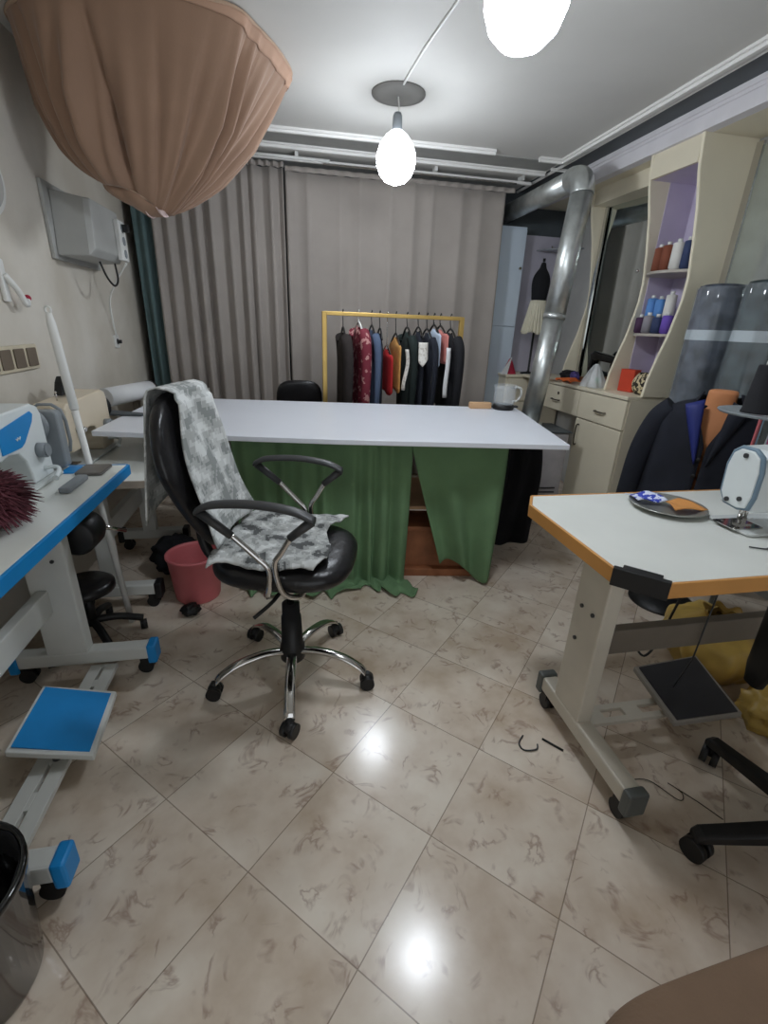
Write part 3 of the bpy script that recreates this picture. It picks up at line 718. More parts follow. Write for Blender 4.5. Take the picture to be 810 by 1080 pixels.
# ------------------------------------------------------------------ sewing table stand
def sewing_table(name, label, loc, rz, L, D, H, th, edge, edgew, stand, capm, foot_x, guard=None, leg_c=None, cut=.0, foot_y=(-.28,.24), leg_w=.13, beam=(.33,.43)):
    """local: long side x 0..L, operator side y=0 (front), back y=D; feet run along y"""
    t = thing(name, label, 'sewing table', loc, rz)
    poly = [(cut,0),(L,0),(L,D),(0,D),(0,cut)] if cut else [(0,0),(L,0),(L,D),(0,D)]
    if not cut: MB().prism(poly, TXY((0,0,H-th+.003)), th-.003).build('tabletop', 'topw', t, bevel=.002)
    else:
        pol2 = poly[:3]+[(.05,D),(0,D-.09),(0,cut)]; poly = pol2
        MB().prism(poly, TXY((0,0,H-th+.003)), th-.003).build('tabletop', 'topw', t, bevel=.002)
    n = len(poly); eb = MB()
    cx, cy = L/2, D/2
    for i in range(n):
        a, b = V((*poly[i],0)), V((*poly[(i+1)%n],0)); d = (b-a); ln = d.length
        if guard and i == n-1: continue
        nrm = V((d.y,-d.x,0)).normalized(); c = (a+b)/2+nrm*(edgew/2+.0003)
        eb.box((c.x,c.y,H-th/2+.0005),(ln+edgew*.6,edgew,th), rz=atan2(d.y,d.x))
    eb.build('edge_band', edge, t, bevel=.002)
    if guard:
        a, b = V((*poly[-1],0)), V((*poly[0],0)); d = b-a; nrm = V((d.y,-d.x,0)).normalized(); c = (a+b)/2+nrm*.008
        g = MB(); g.box((c.x,c.y,H-th/2+.002),(d.length+.012,.02,th+.008), rz=atan2(d.y,d.x)); 
        c2 = (a+b)/2-nrm*.012; g.box((c2.x,c2.y,H+.002),(d.length-.03,.032,.003), rz=atan2(d.y,d.x))
        g.build('corner_guard', guard, t, bevel=.004)
    for fx in foot_x:
        ym = leg_c if leg_c else (foot_y[0]+foot_y[1])/2+D/2+.02
        lg = MB(); lg.span(fx-.028,fx+.028,ym-leg_w/2,ym+leg_w/2,.13,H-th-.012); 
        lo = lg.build('leg', stand, t, bevel=.006)
        MB().span(fx-.035,fx+.035,ym-leg_w/2-.05,ym+leg_w/2+.05,H-th-.012,H-th).build('top_bracket', stand, t, bevel=.003)
        bo = MB()
        for dz, dy in ((.55,.03),(.55,-.03),(.42,.03)): bo.cyl((fx-.029,ym+dy,dz),(fx-.034,ym+dy,dz),.007,n=12)
        for dz, dy in ((.55,.03),(.55,-.03),(.42,.03)): MB().cyl((fx-.0285,ym+dy,dz),(fx-.034,ym+dy,dz),.007,n=12).build('bolt', 'dgrey', lo)
        y0, y1 = D/2+foot_y[0], D/2+foot_y[1]
        ft = MB().span(fx-.03,fx+.03,y0+.03,y1-.03,.075,.135).build('foot', stand, t, bevel=.008)
        for yy, sg in ((y0,-1),(y1,1)):
            MB().box((fx,yy-sg*.016,.098),(.07,.036,.088)).build('end_cap', capm, ft, bevel=.008)
            cs = MB(); cyy = yy-sg*.05
            for s in (-1,1): cs.cyl((fx+s*.006,cyy,.03),(fx+s*.022,cyy,.03),.03,n=20)
            cs.box((fx,cyy,.058),(.05,.035,.03)); cs.build('caster', 'plastic' , ft)
    ym = leg_c if leg_c else (foot_y[0]+foot_y[1])/2+D/2+.02
    MB().span(foot_x[0]+.028,foot_x[-1]-.028,ym+.01,ym+.05,beam[0],beam[1]).build('stretcher', 'taupe' if stand=='beigem' else stand, t, bevel=.004)
    return t

# left table: long side along world y; operator at +x.  local x -> world y, local y -> world -x
HT = .81
lt = sewing_table('sewing_table', 'white sewing table with a bright blue edge on the left', (-.706,.52,0), R(90), 1.56, .49, HT, .042, 'blue', .012, 'whitem', 'blue', (.37,1.22), foot_y=(-.355,.19), leg_w=.15, leg_c=.215)
# slotted treadle bar with blue pedal
sb = MB()
for y0, y1 in ((.04,.084),(.096,.14)): sb.span(.40,1.19,y0,y1,.05,.07)
for a,b in ((.40,.46),(.56,.62),(.72,.96),(1.06,1.10),(1.17,1.19)): sb.span(a,b,.083,.097,.0502,.0698)
sb.build('treadle_bar', 'whitem', lt, bevel=.002)
pd = MB(); pp = [(.69,-.05),(.97,-.03),(.97,.20),(.69,.185)]
def tilt(x, y): return .125+.05*(y-.05)/.2
rin = [[V((x,y,tilt(x,y)-.012)) for x,y in pp],[V((x,y,tilt(x,y)+.010)) for x,y in pp]]
pd.loft(rin, True, False); po = pd.build('pedal', 'whitem', lt, bevel=.004)
cxp, cyp = .83, .076
MB().loft([[V((cxp+(x-cxp)*.9,cyp+(y-cyp)*.88,tilt(x,y)+.0105)) for x,y in pp],[V((cxp+(x-cxp)*.9,cyp+(y-cyp)*.88,tilt(x,y)+.0145)) for x,y in pp]], True, False).build('pedal_pad', 'blue', po)
pb = MB(); pb.cyl((.72,.07,.085),(.72,.07,.12),.012); pb.cyl((.94,.07,.085),(.94,.07,.12),.012); pb.build('pivot', 'dgrey', po)
mo = MB(); mo.lathe([(.001,0),(.06,0),(.075,.01),(.078,.10),(.07,.13),(.03,.14),(.001,.14)], T=Matrix.Translation((1.275,.135,.60)) @ Matrix.Rotation(R(90),4,'Y'), n=30)
mo2 = mo.build('motor', 'plastic', lt); MB().span(1.30,1.40,.10,.2,.675,.755).build('motor_bracket', 'dgrey', mo2, bevel=.004)
MB().cyl((1.40,.10,.60),(1.50,.03,.53),.009).build('linkage', 'chrome', lt)
MB().span(.3,1.0,.30,.46,.60,.765).build('oil_pan', 'machg', lt, bevel=.01)

sewing_machine('sewing_machine', 'white sewing machine with a blue panel on the blue edged table', (-.985,1.53,HT+.0015), R(90), 'machw', 'machw', 'machg', 'blue')
# grey motor panel end is the hand wheel side cover
gp = MB().prism(rrect(.15,.23,.02), TXZ((0,0,0)), .05); o = gp.build('machine_motor_box', 'machg', None, bevel=.006); o.location = (-.975,2.005,HT+.125)
tag(o, 'grey upright control box behind the white sewing machine on the blue edged table', 'control box')
# fur clump
def fur(loc, rad, label, n=1500):
    rnd = random.Random(11); mb = MB(); mb.ball((0,0,rad[2]*.75), (rad[0]*.72,rad[1]*.72,rad[2]*.7), 18, 12)
    for _ in range(n):
        a, t = rnd.uniform(0,2*pi), math.acos(rnd.uniform(-.6,1))
        d = V((sin(t)*cos(a)*rad[0], sin(t)*sin(a)*rad[1], cos(t)*rad[2])); b = d*.62+V((0,0,rad[2]*.75)); e = d*rnd.uniform(.85,1.15)+V((rnd.uniform(-.012,.012),rnd.uniform(-.012,.012),rad[2]*.72-.01*rnd.random()))
        e.z = max(e.z,.004); b.z = max(b.z,.006); m = (b+e)/2+V((0,0,.012)); mb.tube([b,m,e], [.0042,.0035,.0008], 4, caps=False)
    o = mb.build('fur_trim', 'fur', loc=loc, merge=False); tag(o, label, 'fur trim'); return o
fur((-.895,1.42,HT+.0015), (.125,.17,.095), 'dark burgundy fluffy fur trim lying on the blue edged table')
# flat bits on the far end of the table
tag(MB().prism(rrect(.04,.17,.01), TXY((-.80,1.80,HT+.0015)), .02).build('grey_clip', 'machg', bevel=.006), 'grey bar shaped clip on the blue edged table in front of the machine', 'clip')
tag(MB().prism(rrect(.10,.13,.012), TXY((-.80,1.99,HT+.0015)), .012).build('parts_tray', mat('dull_steel_tray',(120,116,112),.4,.5), bevel=.003), 'small dull metal parts tray on the far corner of the blue edged table', 'tray')
tag(MB().prism(rrect(.05,.10,.004), TXY((-.89,2.01,HT+.0015)), .003).build('blue_card', 'blue'), 'small blue card lying beside the white pole end of the table', 'card')
# long white pole
po_ = thing('white_pole', 'long white plastic pole standing upright between the two left tables', 'pole', (-.815,2.105,0))
A, B = V((0,0,.004)), V((-.078,.004,1.40))
MB().tube([A, A+(B-A)*.74], .0135, 14).build('shaft', 'whitep', po_)
MB().tube([A+(B-A)*.74, A+(B-A)*.745, A+(B-A)*.93, A+(B-A)*.975, B], [.0138,.017,.0165,.015,.010], 14).build('grip', 'whitep', po_)
MB().tube([B+V((0,0,.012))+V((cos(a)*.010,0,sin(a)*.012)) for a in [2*pi*i/14 for i in range(14)]], .004, 8, True).build('hanging_loop', 'whitep', po_)

# second left table with the cream machine
H2 = .72
st = sewing_table('sewing_table', 'dull grey brown low sewing table behind the blue edged one', (-.65,2.135,0), R(90), 1.0, .53, H2, .035, mat('dull_board_edge',(150,138,122),.6), .008, 'whitem', 'plastic', (.12,.82), foot_y=(-.22,.2), leg_w=.08)
st.children[0].data.materials[0] = mat('worn_grey_brown_board', (172,160,146), .6, var=.12)
sewing_machine('sewing_machine', 'cream older sewing machine on the second left table behind the white pole', (-1.065,2.36,H2+.0015), R(90), 'machc', 'machc', 'machg', None, 1.1, True, 'plastic')
dm = MB(); dm.lathe([(.001,0),(.05,0),(.058,.01),(.058,.30),(.05,.32),(.001,.32)], T=Matrix.Translation((-1.09,3.0,.965)) @ Matrix.Rotation(R(-90),4,'X') @ Matrix.Rotation(R(28),4,'Y'), n=28)
th_ = thing('interfacing_roll', 'white rolled interfacing with a black end lying left of the white table', 'fabric roll', (-1.02,3.2,.8835))
MB().tube([(-.08,-.12,.058),(.06,.30,.058)], [.056,.056], 26).build('roll', 'whitec', th_)
MB().tube([(.06,.30,.058),(.066,.318,.058)], [.058,.058], 26).build('end_cap', 'plastic', th_)
dc = MB(); dc.prism(rrect(.19,.2,.02), TXZ((0,0,0)), .03)
tag(MB().prism([(-.12,0),(.10,-.03),(.12,.02),(-.10,.12)], TXY((-.93,2.83,.8835)), .010).build('dark_pattern_ruler', 'slate', bevel=.002), 'dark triangular pattern piece on the left corner of the white table', 'pattern piece')
sb2 = thing('side_bench', 'pale grey narrow bench top beyond the left end of the white table', 'bench', (-.9,3.86,0))
MB().span(-.24,.24,-.26,.24,.85,.88).build('top', 'tedge', sb2, bevel=.003)
for sx in (-1,1):
    for sy in (-1,1): MB().span(sx*.2-.02,sx*.2+.02,sy*.2-.02-.01,sy*.2+.02-.01,0,.85).build('leg', 'taupe', sb2)
# black headphones-like thread clip behind cream machine
bt = thing('black_tape_dispenser', 'small black tape dispenser on the cream machine top', 'tape dispenser', (-1.09,2.56,H2+.317))
MB().prism([(-.07,0),(.07,0),(.075,.02),(.03,.075),(-.005,.085),(-.035,.06)], TYZ((-.02,0,0)), .04).build('body', 'plastic', bt, bevel=.006)
MB().cyl((.021,.01,.045),(.024,.01,.045),.022).build('tape_reel', 'whitep', bt)

# ------------------------------------------------------------------ things on the left floor
bk = thing('pink_bucket', 'dusty pink plastic bucket on the floor behind the office chair', 'bucket', (-.54,2.33,0))
MB().lathe([(.001,.004),(.105,.004),(.11,0),(.115,.01),(.135,.24),(.142,.245),(.142,.256),(.132,.257),(.129,.24),(.108,.014),(.001,.014)], n=36).build('tub', 'pink', bk)
pc = MB(); pc.prism(rrect(.13,.05,.015), TXY((0,0,0)), .014)
dn = MB()
def wad(loc, r, seed, m, name, label, cat):
    rnd = random.Random(seed); off = V((rnd.uniform(0,9),)*3)
    mb = MB(); n, k = 36, 22; vs, fs = [], []
    for i in range(k+1):
        for j in range(n):
            t, a = pi*i/k, 2*pi*j/n; d = V((sin(t)*cos(a), sin(t)*sin(a), cos(t)))
            f = 1+.32*N.noise(d*2.2+off)+.16*N.noise(d*5+off)
            p = V((d.x*r[0]*f, d.y*r[1]*f, d.z*r[2]*f+r[2])); p.z = max(p.z, .002+.004*rnd.random()*0); vs.append(p)
    for i in range(k):
        for j in range(n): fs.append((i*n+j,(i+1)*n+j,(i+1)*n+(j+1)%n,i*n+(j+1)%n))
    mb.add(vs, fs, True); return tag(mb.build(name, m, loc=loc), label, cat)
wad((-.70,2.62,0), (.13,.13,.11), 3, 'blackc', 'black_cloth_bundle', 'black cloth bundle on the floor below the second left table', 'cloth bundle')
wad((-.545,2.135,0), (.045,.04,.03), 5, 'plastic', 'dark_rag', 'small dark rag on the floor in front of the pink bucket', 'rag')
sk = thing('black_stool', 'low black swivel stool in the dark below the left tables', 'stool', (-.93,1.98,0), R(20))
for k in range(5):
    a = 2*pi*k/5; MB().tube(smooth_path([(0,0,.11),(.1*cos(a),.1*sin(a),.10),(.2*cos(a),.2*sin(a),.06)]), .017).build('leg', 'plastic', sk)
    MB().cyl((.2*cos(a)-.015,.2*sin(a),.024),(.2*cos(a)+.015,.2*sin(a),.024),.024).build('caster', 'plastic', sk)
MB().cyl((0,0,.09),(0,0,.26),.022).build('column', 'plastic', sk)
MB().lathe([(.001,.26),(.10,.26),(.12,.27),(.12,.295),(.10,.31),(.001,.312)], n=32).build('seat', 'leather', sk)
# black bin
bn = thing('black_bin', 'glossy smoky black plastic bin cut by the lower left edge', 'bin', (-.735,.715,0))
MB().lathe([(.001,.003),(.11,.003),(.118,0),(.122,.012),(.146,.30),(.152,.305),(.152,.322),(.142,.323),(.139,.30),(.114,.018),(.001,.016)], n=44).build('tub', 'smoke', bn)
bl = MB()
def liner(u, v):
    a = 2*pi*u; r = .147-.004*v; return V((r*cos(a)*(.94-.05*v), r*sin(a)*(.94-.05*v), .318-.22*v+.004*sin(9*a)))
MB().grid(liner, 60, 8).build('bag_liner', 'blackc', bn, solid=.002)

# ------------------------------------------------------------------ right sewing table (operator at -y)
rt = sewing_table('sewing_table', 'white sewing table with caramel edge and black corner guard on the right', (.855,.885,0), 0, 1.5, .66, HT, .045, 'orange', .010, 'beigem', mat('grey_end_cap',(92,96,94),.5), (.112,1.32), guard='plastic', cut=.09, foot_y=(-.43,.12), leg_w=.15, leg_c=.262, beam=(.345,.445))
# knee lever and hanging cables belong to the table
kl = MB(); kl.span(.52,.66,.2,.34,.68,.765); kl.build('knee_lever_box', 'plastic', rt, bevel=.008)
MB().tube(smooth_path([(.53,.27,.70),(.47,.22,.68),(.42,.2,.66),(.40,.22,.64)]), [.012]*10+[.016]*9).build('knee_lever', 'plastic', rt)
MB().tube(smooth_path([(.52,.36,.70),(.56,.36,.60),(.57,.38,.50),(.55,.38,.40),(.50,.36,.29),(.44,.34,.26),(.42,.36,.29),(.48,.37,.33),(.56,.39,.35)]), .0045, 8).build('hanging_cable', 'cable', rt)
MB().tube([(.60,.27,.69),(.56,.25,.3),(.55,.28,.135)], .003, 8).build('treadle_rod', 'dgrey', rt)
rp = MB(); q = [(.45,.145),(.74,.145),(.77,.41),(.46,.39)]
def tz(y): return .105+.05*(y-.1)/.28
rp.loft([[V((x,y,tz(y)-.014)) for x,y in q],[V((x,y,tz(y)+.008)) for x,y in q]], True, False); ro = rp.build('pedal', mat('pale_pedal_rim',(150,144,136),.5), rt, bevel=.004)
cx_, cy_ = .595,.24
MB().loft([[V((cx_+(x-cx_)*.9,cy_+(y-cy_)*.92,tz(y)+.0085)) for x,y in q],[V((cx_+(x-cx_)*.9,cy_+(y-cy_)*.92,tz(y)+.0125)) for x,y in q]], True, False).build('pedal_pad', 'paperk', ro)
bar2 = MB(); bar2.span(.145,.62,.21,.235,.072,.088); bar2.span(.145,.62,.27,.295,.072,.088)
for a,b in ((.145,.24),(.33,.40),(.5,.62)): bar2.span(a,b,.22,.285,.0725,.0878)
bar2.build('treadle_bar', 'beigem', rt, bevel=.002)

sewing_machine('sewing_machine', 'white sewing machine with blue grey trim on the caramel edged table', (1.475,1.185,HT+.0015), 0, 'machw', 'machw', 'machb', None, .98, False)
# plate with cuttings
pt = thing('steel_plate', 'round steel plate holding cloth scraps on the caramel edged table', 'plate', (1.35,1.37,HT+.0015))
MB().lathe([(.001,.001),(.085,.001),(.115,.012),(.128,.016),(.130,.018),(.127,.0195),(.113,.0155),(.083,.0045),(.001,.0045)], n=48).build('dish', mat('dull_steel',(176,178,172),.3,.7), pt)
tag(MB().grid(lambda u,v: V((1.385+(u-.5)*.14*(1-.5*v)+.01*v, 1.345+(v-.5)*.10, HT+.0245+.005*sin(5*u+4*v))), 14, 10).build('orange_scrap', mat('caramel_scrap_cloth',(206,142,78),.8), solid=.003), 'caramel orange cloth scrap lying in the steel plate', 'cloth scrap')
tag(MB().grid(lambda u,v: V((1.305+(u-.5)*.11, 1.44+(v-.5)*.075-.02*u, HT+.0245+.006*sin(7*u+3*v)+.01*u*v)), 14, 10).build('blue_scrap', 'flower', solid=.003), 'blue and white printed scrap lying in the steel plate', 'cloth scrap')
tag(MB().tube(smooth_path([(1.36,1.04,HT+.004),(1.40,1.02,HT+.004),(1.43,1.03,HT+.004),(1.47,1.02,HT+.004)]), .0025, 6).build('thread_snips', 'dgrey'), 'thin dark tweezers lying on the table in front of the right machine', 'tweezers')
tag(MB().prism([(0,0),(.13,.03),(.16,.05),(.02,.02)], TXY((1.50,1.09,HT+.0125)), .006).build('seam_guide', 'dgrey'), 'dark flat seam guide lying beside the needle plate of the right machine', 'seam guide')
# thread stand behind the machine
ts = thing('thread_stand', 'metal thread stand with a round tray behind the right sewing machine', 'thread stand', (1.735,1.42,HT+.0015))
MB().lathe([(.001,0),(.05,0),(.05,.012),(.012,.02),(.012,.5),(.001,.5)], n=20).build('pole', 'chrome', ts)
MB().lathe([(.013,.325),(.16,.335),(.168,.343),(.166,.346),(.155,.340),(.013,.331)], c=(0,0,0), n=48).build('tray', 'machg', ts)
def cone(loc, m, label, h=.17, r=.045):
    t = thing('thread_cone', label, 'thread', loc, 0, 'thread cones on the stand')
    MB().lathe([(.001,0),(r*1.05,0),(r*1.05,.006),(r,.008),(r*.75,h*.95),(r*.7,h*.97),(.001,h*.97)], n=26).build('winding', m, t)
    MB().lathe([(.008,h*.97),(.014,h*.97),(.012,h+.012),(.007,h+.012)], n=16).build('core', 'whitep', t); return t
cone((1.64,1.40,HT+.349), 'blackc', 'black thread cone standing on the round tray of the thread stand')
# coloured ribbons on a stand behind, at the right edge
rb = thing('ribbon_rack', 'rack hung with pink, teal and white ribbons at the right edge', 'rack', (2.03,1.635,0))
MB().span(-.115,.115,-.012,.012,1.42,1.44).build('rail', 'machg', rb, bevel=.003)
for x in (.0,): MB().cyl((x,0,.0),(x,0,1.42),.011).build('post', 'machg', rb)
for x in (.0,): MB().span(x-.10,x+.10,-.06,.06,0,.02).build('foot', 'machg', rb)
cl = ['pink','machb','ivory',mat('teal_ribbon',(60,140,140),.6),mat('magenta_ribbon',(168,60,110),.6),'violet','ivory','pink',mat('teal_ribbon',(60,140,140),.6),'crimson','nav','ivory']
for i, c in enumerate(cl):
    x = -.105+i*.019
    def rbn(u, v, x=x, i=i): return V((x+(u-.5)*.017+.006*sin(3*v+i)*v, -.017-.006*sin(pi*v*.5)-.005*(i%3), 1.44-.52*v-(i%4)*.05*v))
    MB().grid(rbn, 2, 18).build('ribbon', c, rb, solid=.003)
# gold bag and things under the table
gb = thing('mustard_bag', 'shiny mustard yellow drawstring bag on the floor below the right table', 'bag', (1.84,1.40,0)); gb.scale = (.84,.84,.74)
def bag(u, v):
    a = 2*pi*u; r = (.10+.15*sin(pi*min(1,v*.62+.12))**1.1)*(1 if v < .8 else 1-(v-.8)*3.2)
    r *= 1+.05*sin(9*a+4*v)+.03*sin(17*a)
    return V((r*cos(a)*1.05, r*sin(a), .004+.36*v+.012*sin(6*a)*v))
MB().grid(bag, 90, 26).build('sack', 'goldb', gb, solid=.003)
MB().tube([V((.125*cos(a),.12*sin(a),.30)) for a in [2*pi*i/24 for i in range(24)]], .008, 8, True).build('drawstring', 'goldb', gb)
MB().tube(smooth_path([(-.12,-.03,.30),(-.19,-.07,.27),(-.23,-.08,.20),(-.19,-.09,.17),(-.14,-.08,.22)]), .006, 8).build('bow', 'goldb', gb)
def lining(u, v):
    a = 2*pi*u; r = .10*(1+.12*sin(7*a)); return V((r*cos(a)*(1-.3*v), r*sin(a)*(1-.3*v), .335+.05*(1-v)+.012*sin(7*a)))
MB().grid(lining, 60, 5).build('neck', 'goldd', gb, solid=.003)
wad((1.78,1.05,0), (.12,.11,.085), 21, 'goldb', 'mustard_cloth', 'crumpled mustard cloth on the floor in front of the drawstring bag', 'cloth')
# small bits on the floor
tag(MB().tube([(.865,1.135,.004),(.915,1.075,.004)], .004, 8).build('black_pin', 'plastic'), 'small black rod lying on the floor left of the right table foot', 'rod')
tag(MB().tube(smooth_path([(.80,1.16,.004),(.77,1.13,.004),(.775,1.10,.004),(.82,1.095,.004),(.835,1.115,.004)]), .003, 6).build('wire_hook', 'dgrey'), 'small bent wire hook lying on the floor beside the black rod', 'wire')
tag(MB().tube(smooth_path([(1.06,.93,.004),(1.14,.92,.004),(1.19,.84,.004),(1.22,.86,.004),(1.20,.90,.004),(1.25,.82,.004),(1.28,.76,.004)]), .0015, 6).build('brown_thread', 'bronze'), 'loose brown thread lying on the floor near the black stool', 'thread')

# black operator chair
ok = thing('operator_chair', 'black plastic swivel chair base at the right edge in front of the table', 'office chair', (1.44,.61,0), R(167))
for k in range(5):
    a = 2*pi*k/5; c, s = cos(a), sin(a); n = V((-s,c,0)); rr = []
    for d, z, w, h in ((.03,.125,.03,.022),(.15,.115,.027,.02),(.28,.098,.024,.017),(.35,.09,.022,.016),(.368,.082,.018,.01)):
        p = V((d*c,d*s,z)); rr.append([p+n*x*w+V((0,0,y*h)) for x,y in ((-1,-1),(1,-1),(1,.6),(.7,1),(-.7,1),(-1,.6))])
    MB().loft(rr, True, False).build('leg', 'plastic', ok, bevel=.004)
    cs = MB(); b2 = a+.5; m = V((cos(b2),sin(b2),0)); p = V((.345*c,.345*s,.034))
    for sg in (-1,1): cs.cyl(p+m*(sg*.006), p+m*(sg*.027), .034, n=22)
    cs.cyl(p, p+V((0,0,.05)), .012); cs.build('caster', 'plastic', ok)
MB().cyl((0,0,.09),(0,0,.44),.028).build('column', 'plastic', ok)
MB().loft([superring(-.06,0,.44+z,a,a,32,3) for z,a in ((0,.13),(.015,.165),(.05,.175),(.07,.15))]).build('seat', 'leather', ok, sub=1)
sp = MB().loft([superring(0,0,z,.02,w,24,3) for z,w in ((.30,.03),(.36,.045),(.62,.05),(.68,.035))]); sp = sp.build('backrest_spine', 'plastic', ok); sp.location = (.065,-.325,.06)

# brown padded bench in the lower right corner
be = thing('padded_bench', 'brown fabric padded bench end cut by the lower right corner', 'bench', (.835,-.012,0), R(3))
MB().loft([superring(0,0,z,a,b,48,7) for z,a,b in ((.34,.42,.30),(.36,.455,.335),(.42,.46,.34),(.47,.45,.332),(.492,.41,.30),(.5,.3,.2))]).build('cushion', 'brownf', be, sub=1)
MB().span(-.40,.40,-.28,.28,.28,.34).build('frame', 'wood', be, bevel=.005)
for sx in (-1,1):
    for sy in (-1,1): MB().cyl((sx*.36,sy*.24,0),(sx*.36,sy*.24,.28),.02,.025).build('leg', 'wood', be)

# ------------------------------------------------------------------ wall unit on the right (vanity with shelves)
YU0, YU1 = 2.80, 4.02
CF, UF, WB = 2.22, 2.31, 2.675
un = thing('wall_unit', 'cream built-in wall unit with drawers, curved dividers and a lilac shelf bay', 'wall unit')
MB().span(CF-.005,WB,YU0,4.34,.995,1.02).build('counter', 'cream', un, bevel=.003)
MB().span(CF+.02,WB,YU0,YU0+.02,.06,.995).build('side_panel', 'cream', un)
MB().span(CF+.02,WB,3.33,3.35,.06,.80).build('side_panel', 'cream', un)
MB().span(CF+.02,WB,3.90,3.92,.78,.995).build('side_panel', 'cream', un)
MB().span(CF+.05,WB-.01,YU0+.02,3.33,.0,.06).build('plinth', 'taupe', un)
MB().span(CF+.02,WB,YU0+.02,3.90,.785,.80).build('drawer_rail', 'cream', un)
MB().span(WB-.02,WB,3.35,3.9,.06,.785).build('back_panel', 'taupe', un)
def bar_handle(p, a, d, o):
    mb = MB(); p = V(p); a = V(a)
    mb.tube(smooth_path([p-a, p-a+V(d), p+V(d)*1.25, p+a+V(d), p+a],4), [.0055]*17, 8); return mb.build('handle', 'bronze', o)
for y0,y1,yh in ((YU0+.005,3.345,3.06),(3.35,3.895,3.68)):
    d = MB().span(CF,CF+.02,y0,y1,.79,.988).build('drawer', 'cream', un, bevel=.004)
    bar_handle((CF,yh,.875),(0,.055,0),(-.02,0,0),d)
MB().cyl((CF-.004,3.66,.93),(CF,3.66,.93),.012).build('lock', 'bronze', un)
d = MB().span(CF,CF+.02,YU0+.005,3.345,.065,.782).build('door', 'cream', un, bevel=.004)
bar_handle((CF,3.29,.66),(0,0,.075),(-.02,0,0),d)
# curved dividers
def divider(y0, y1, curve, name='divider'):
    zs = [1.02]+[1.02+(2.47-1.02)*i/24 for i in range(1,25)]
    def cx(z):
        for (z0,x0),(z1,x1) in zip(curve, curve[1:]):
            if z0 <= z <= z1: f = (z-z0)/(z1-z0); f = f*f*(3-2*f)*.35+f*.65; return x0+(x1-x0)*f
        return curve[-1][1]
    poly = [(cx(z), z) for z in zs]+[(WB,2.47),(WB,1.02)]
    MB().prism(poly, TXZ((0,y0,0)), y1-y0).build(name, 'cream', un, bevel=.002)
    eb = MB(); pts = [V((cx(z)-.004, (y0+y1)/2, z)) for z in zs]
    eb.loft([[p+V((-.003,-(y1-y0)/2,0)),p+V((.004,-(y1-y0)/2,0)),p+V((.004,(y1-y0)/2,0)),p+V((-.003,(y1-y0)/2,0))] for p in pts], True, False).build('edge_band', 'creamd', un)
cv = [(1.02,2.315),(1.15,2.33),(1.24,2.356),(1.44,2.41),(1.62,2.443),(1.75,2.445),(1.9,2.425),(2.07,2.395),(2.34,2.33),(2.47,2.315)]
divider(2.785, 2.805, cv); divider(3.185, 3.205, cv)
divider(4.0, 4.02, [(z, x+.12) for z,x in cv])
MB().span(2.315,2.335,2.805,3.185,2.335,2.47).build('header', 'cream', un)
MB().span(2.335,WB,2.805,3.185,2.335,2.35).build('bay_top', 'lilac', un)
MB().span(WB-.012,WB,2.805,3.185,1.02,2.335).build('bay_back', 'lilac', un)
ls = MB(); ls.span(2.47,WB-.012,3.181,3.185,1.02,2.335); ls.build('bay_side', 'lilac', un)
ls = MB(); ls.span(2.47,WB-.012,2.805,2.809,1.02,2.335); ls.build('bay_side', 'lilac', un)
for z in (1.42,1.80):
    def sfp(z=z):
        out = []
        for i in range(13):
            f = i/12; y = 2.812+f*.366; out.append((2.33+.09*(2*f-1)**2+.02, y))
        return out+[(WB-.013,3.178),(WB-.013,2.812)]
    MB().prism(sfp(), TXY((0,0,z-.018)), .018).build('shelf', mat('grey_beige_shelf',(176,168,158),.4), un, bevel=.003)
# mirrors
mr_ = MB().prism([(WB-.002,3.206),(WB,3.206),(WB-.105,3.995),(WB-.107,3.995)], TXY((0,0,1.0205)), 1.339).build('mirror', 'mirror', un)
MB().span(WB-.125,WB-.112,3.95,3.985,1.03,2.36).build('mirror_strip', 'chrome', un)
MB().span(2.45,WB,3.205,4.0,2.36,2.47).build('mirror_header', 'cream', un)
# next bay toward the camera
MB().span(WB-.008,WB,1.9,2.74,.9,2.43).build('mirror', mat('dull_mirror',(190,198,196),.18,.8), un)
MB().span(WB-.016,WB,2.74,2.785,.9,2.45).build('mirror_strip', 'chrome', un)
# corner cabinet, lavender wall and glass shelf
cc = thing('corner_cabinet', 'cream corner drawer cabinet behind the galvanised pipe', 'cabinet', (2.36,4.52,0))
q = MB(); q.span(-.30,.30,-.15,.02,.06,.985); q.span(-.16,.30,.02,.17,.06,.985); q.build('body', 'cream', cc)
MB().prism([(-.31,-.17),(.305,-.17),(.305,.18),(-.165,.18),(-.165,.028),(-.31,.028)], TXY((0,0,.985)), .025).build('top', 'cream', cc, bevel=.003)
for z0,z1 in ((.76,.975),(.42,.75),(.07,.41)):
    d = MB().span(-.29,.29,-.168,-.15,z0,z1).build('drawer', 'cream', cc, bevel=.003)
    bar_handle((-.2,-.168,(z0+z1)/2+.02),(.045,0,0),(0,-.018,0),d)
MB().span(-.15,.28,-.13,.01,0,.06).build('plinth', 'taupe', cc)
tag(MB().span(2.19,2.66,4.695,4.715,1.012,2.25).build('lavender_panel', 'greyp'), 'dusty lavender back panel behind the small black dress form', 'panel')
gs = thing('glass_shelf', 'small curved glass shelf on the lavender panel in the back corner', 'shelf', (2.55,4.69,2.12))
MB().prism([(-.20,0),(.12,0),(.12,-.30),(.05,-.28),(-.08,-.2),(-.16,-.10)], TXY((0,0,0)), .012).build('pane', mat('frosted_shelf_glass',(186,190,196),.2,trans=.4), gs, bevel=.002)
MB().cyl((-.05,-.02,.012),(-.05,-.02,.05),.008).build('bracket', 'chrome', gs)
vs_ = thing('white_vase', 'small white vase on the glass shelf in the back corner', 'vase', (2.56,4.55,2.1335))
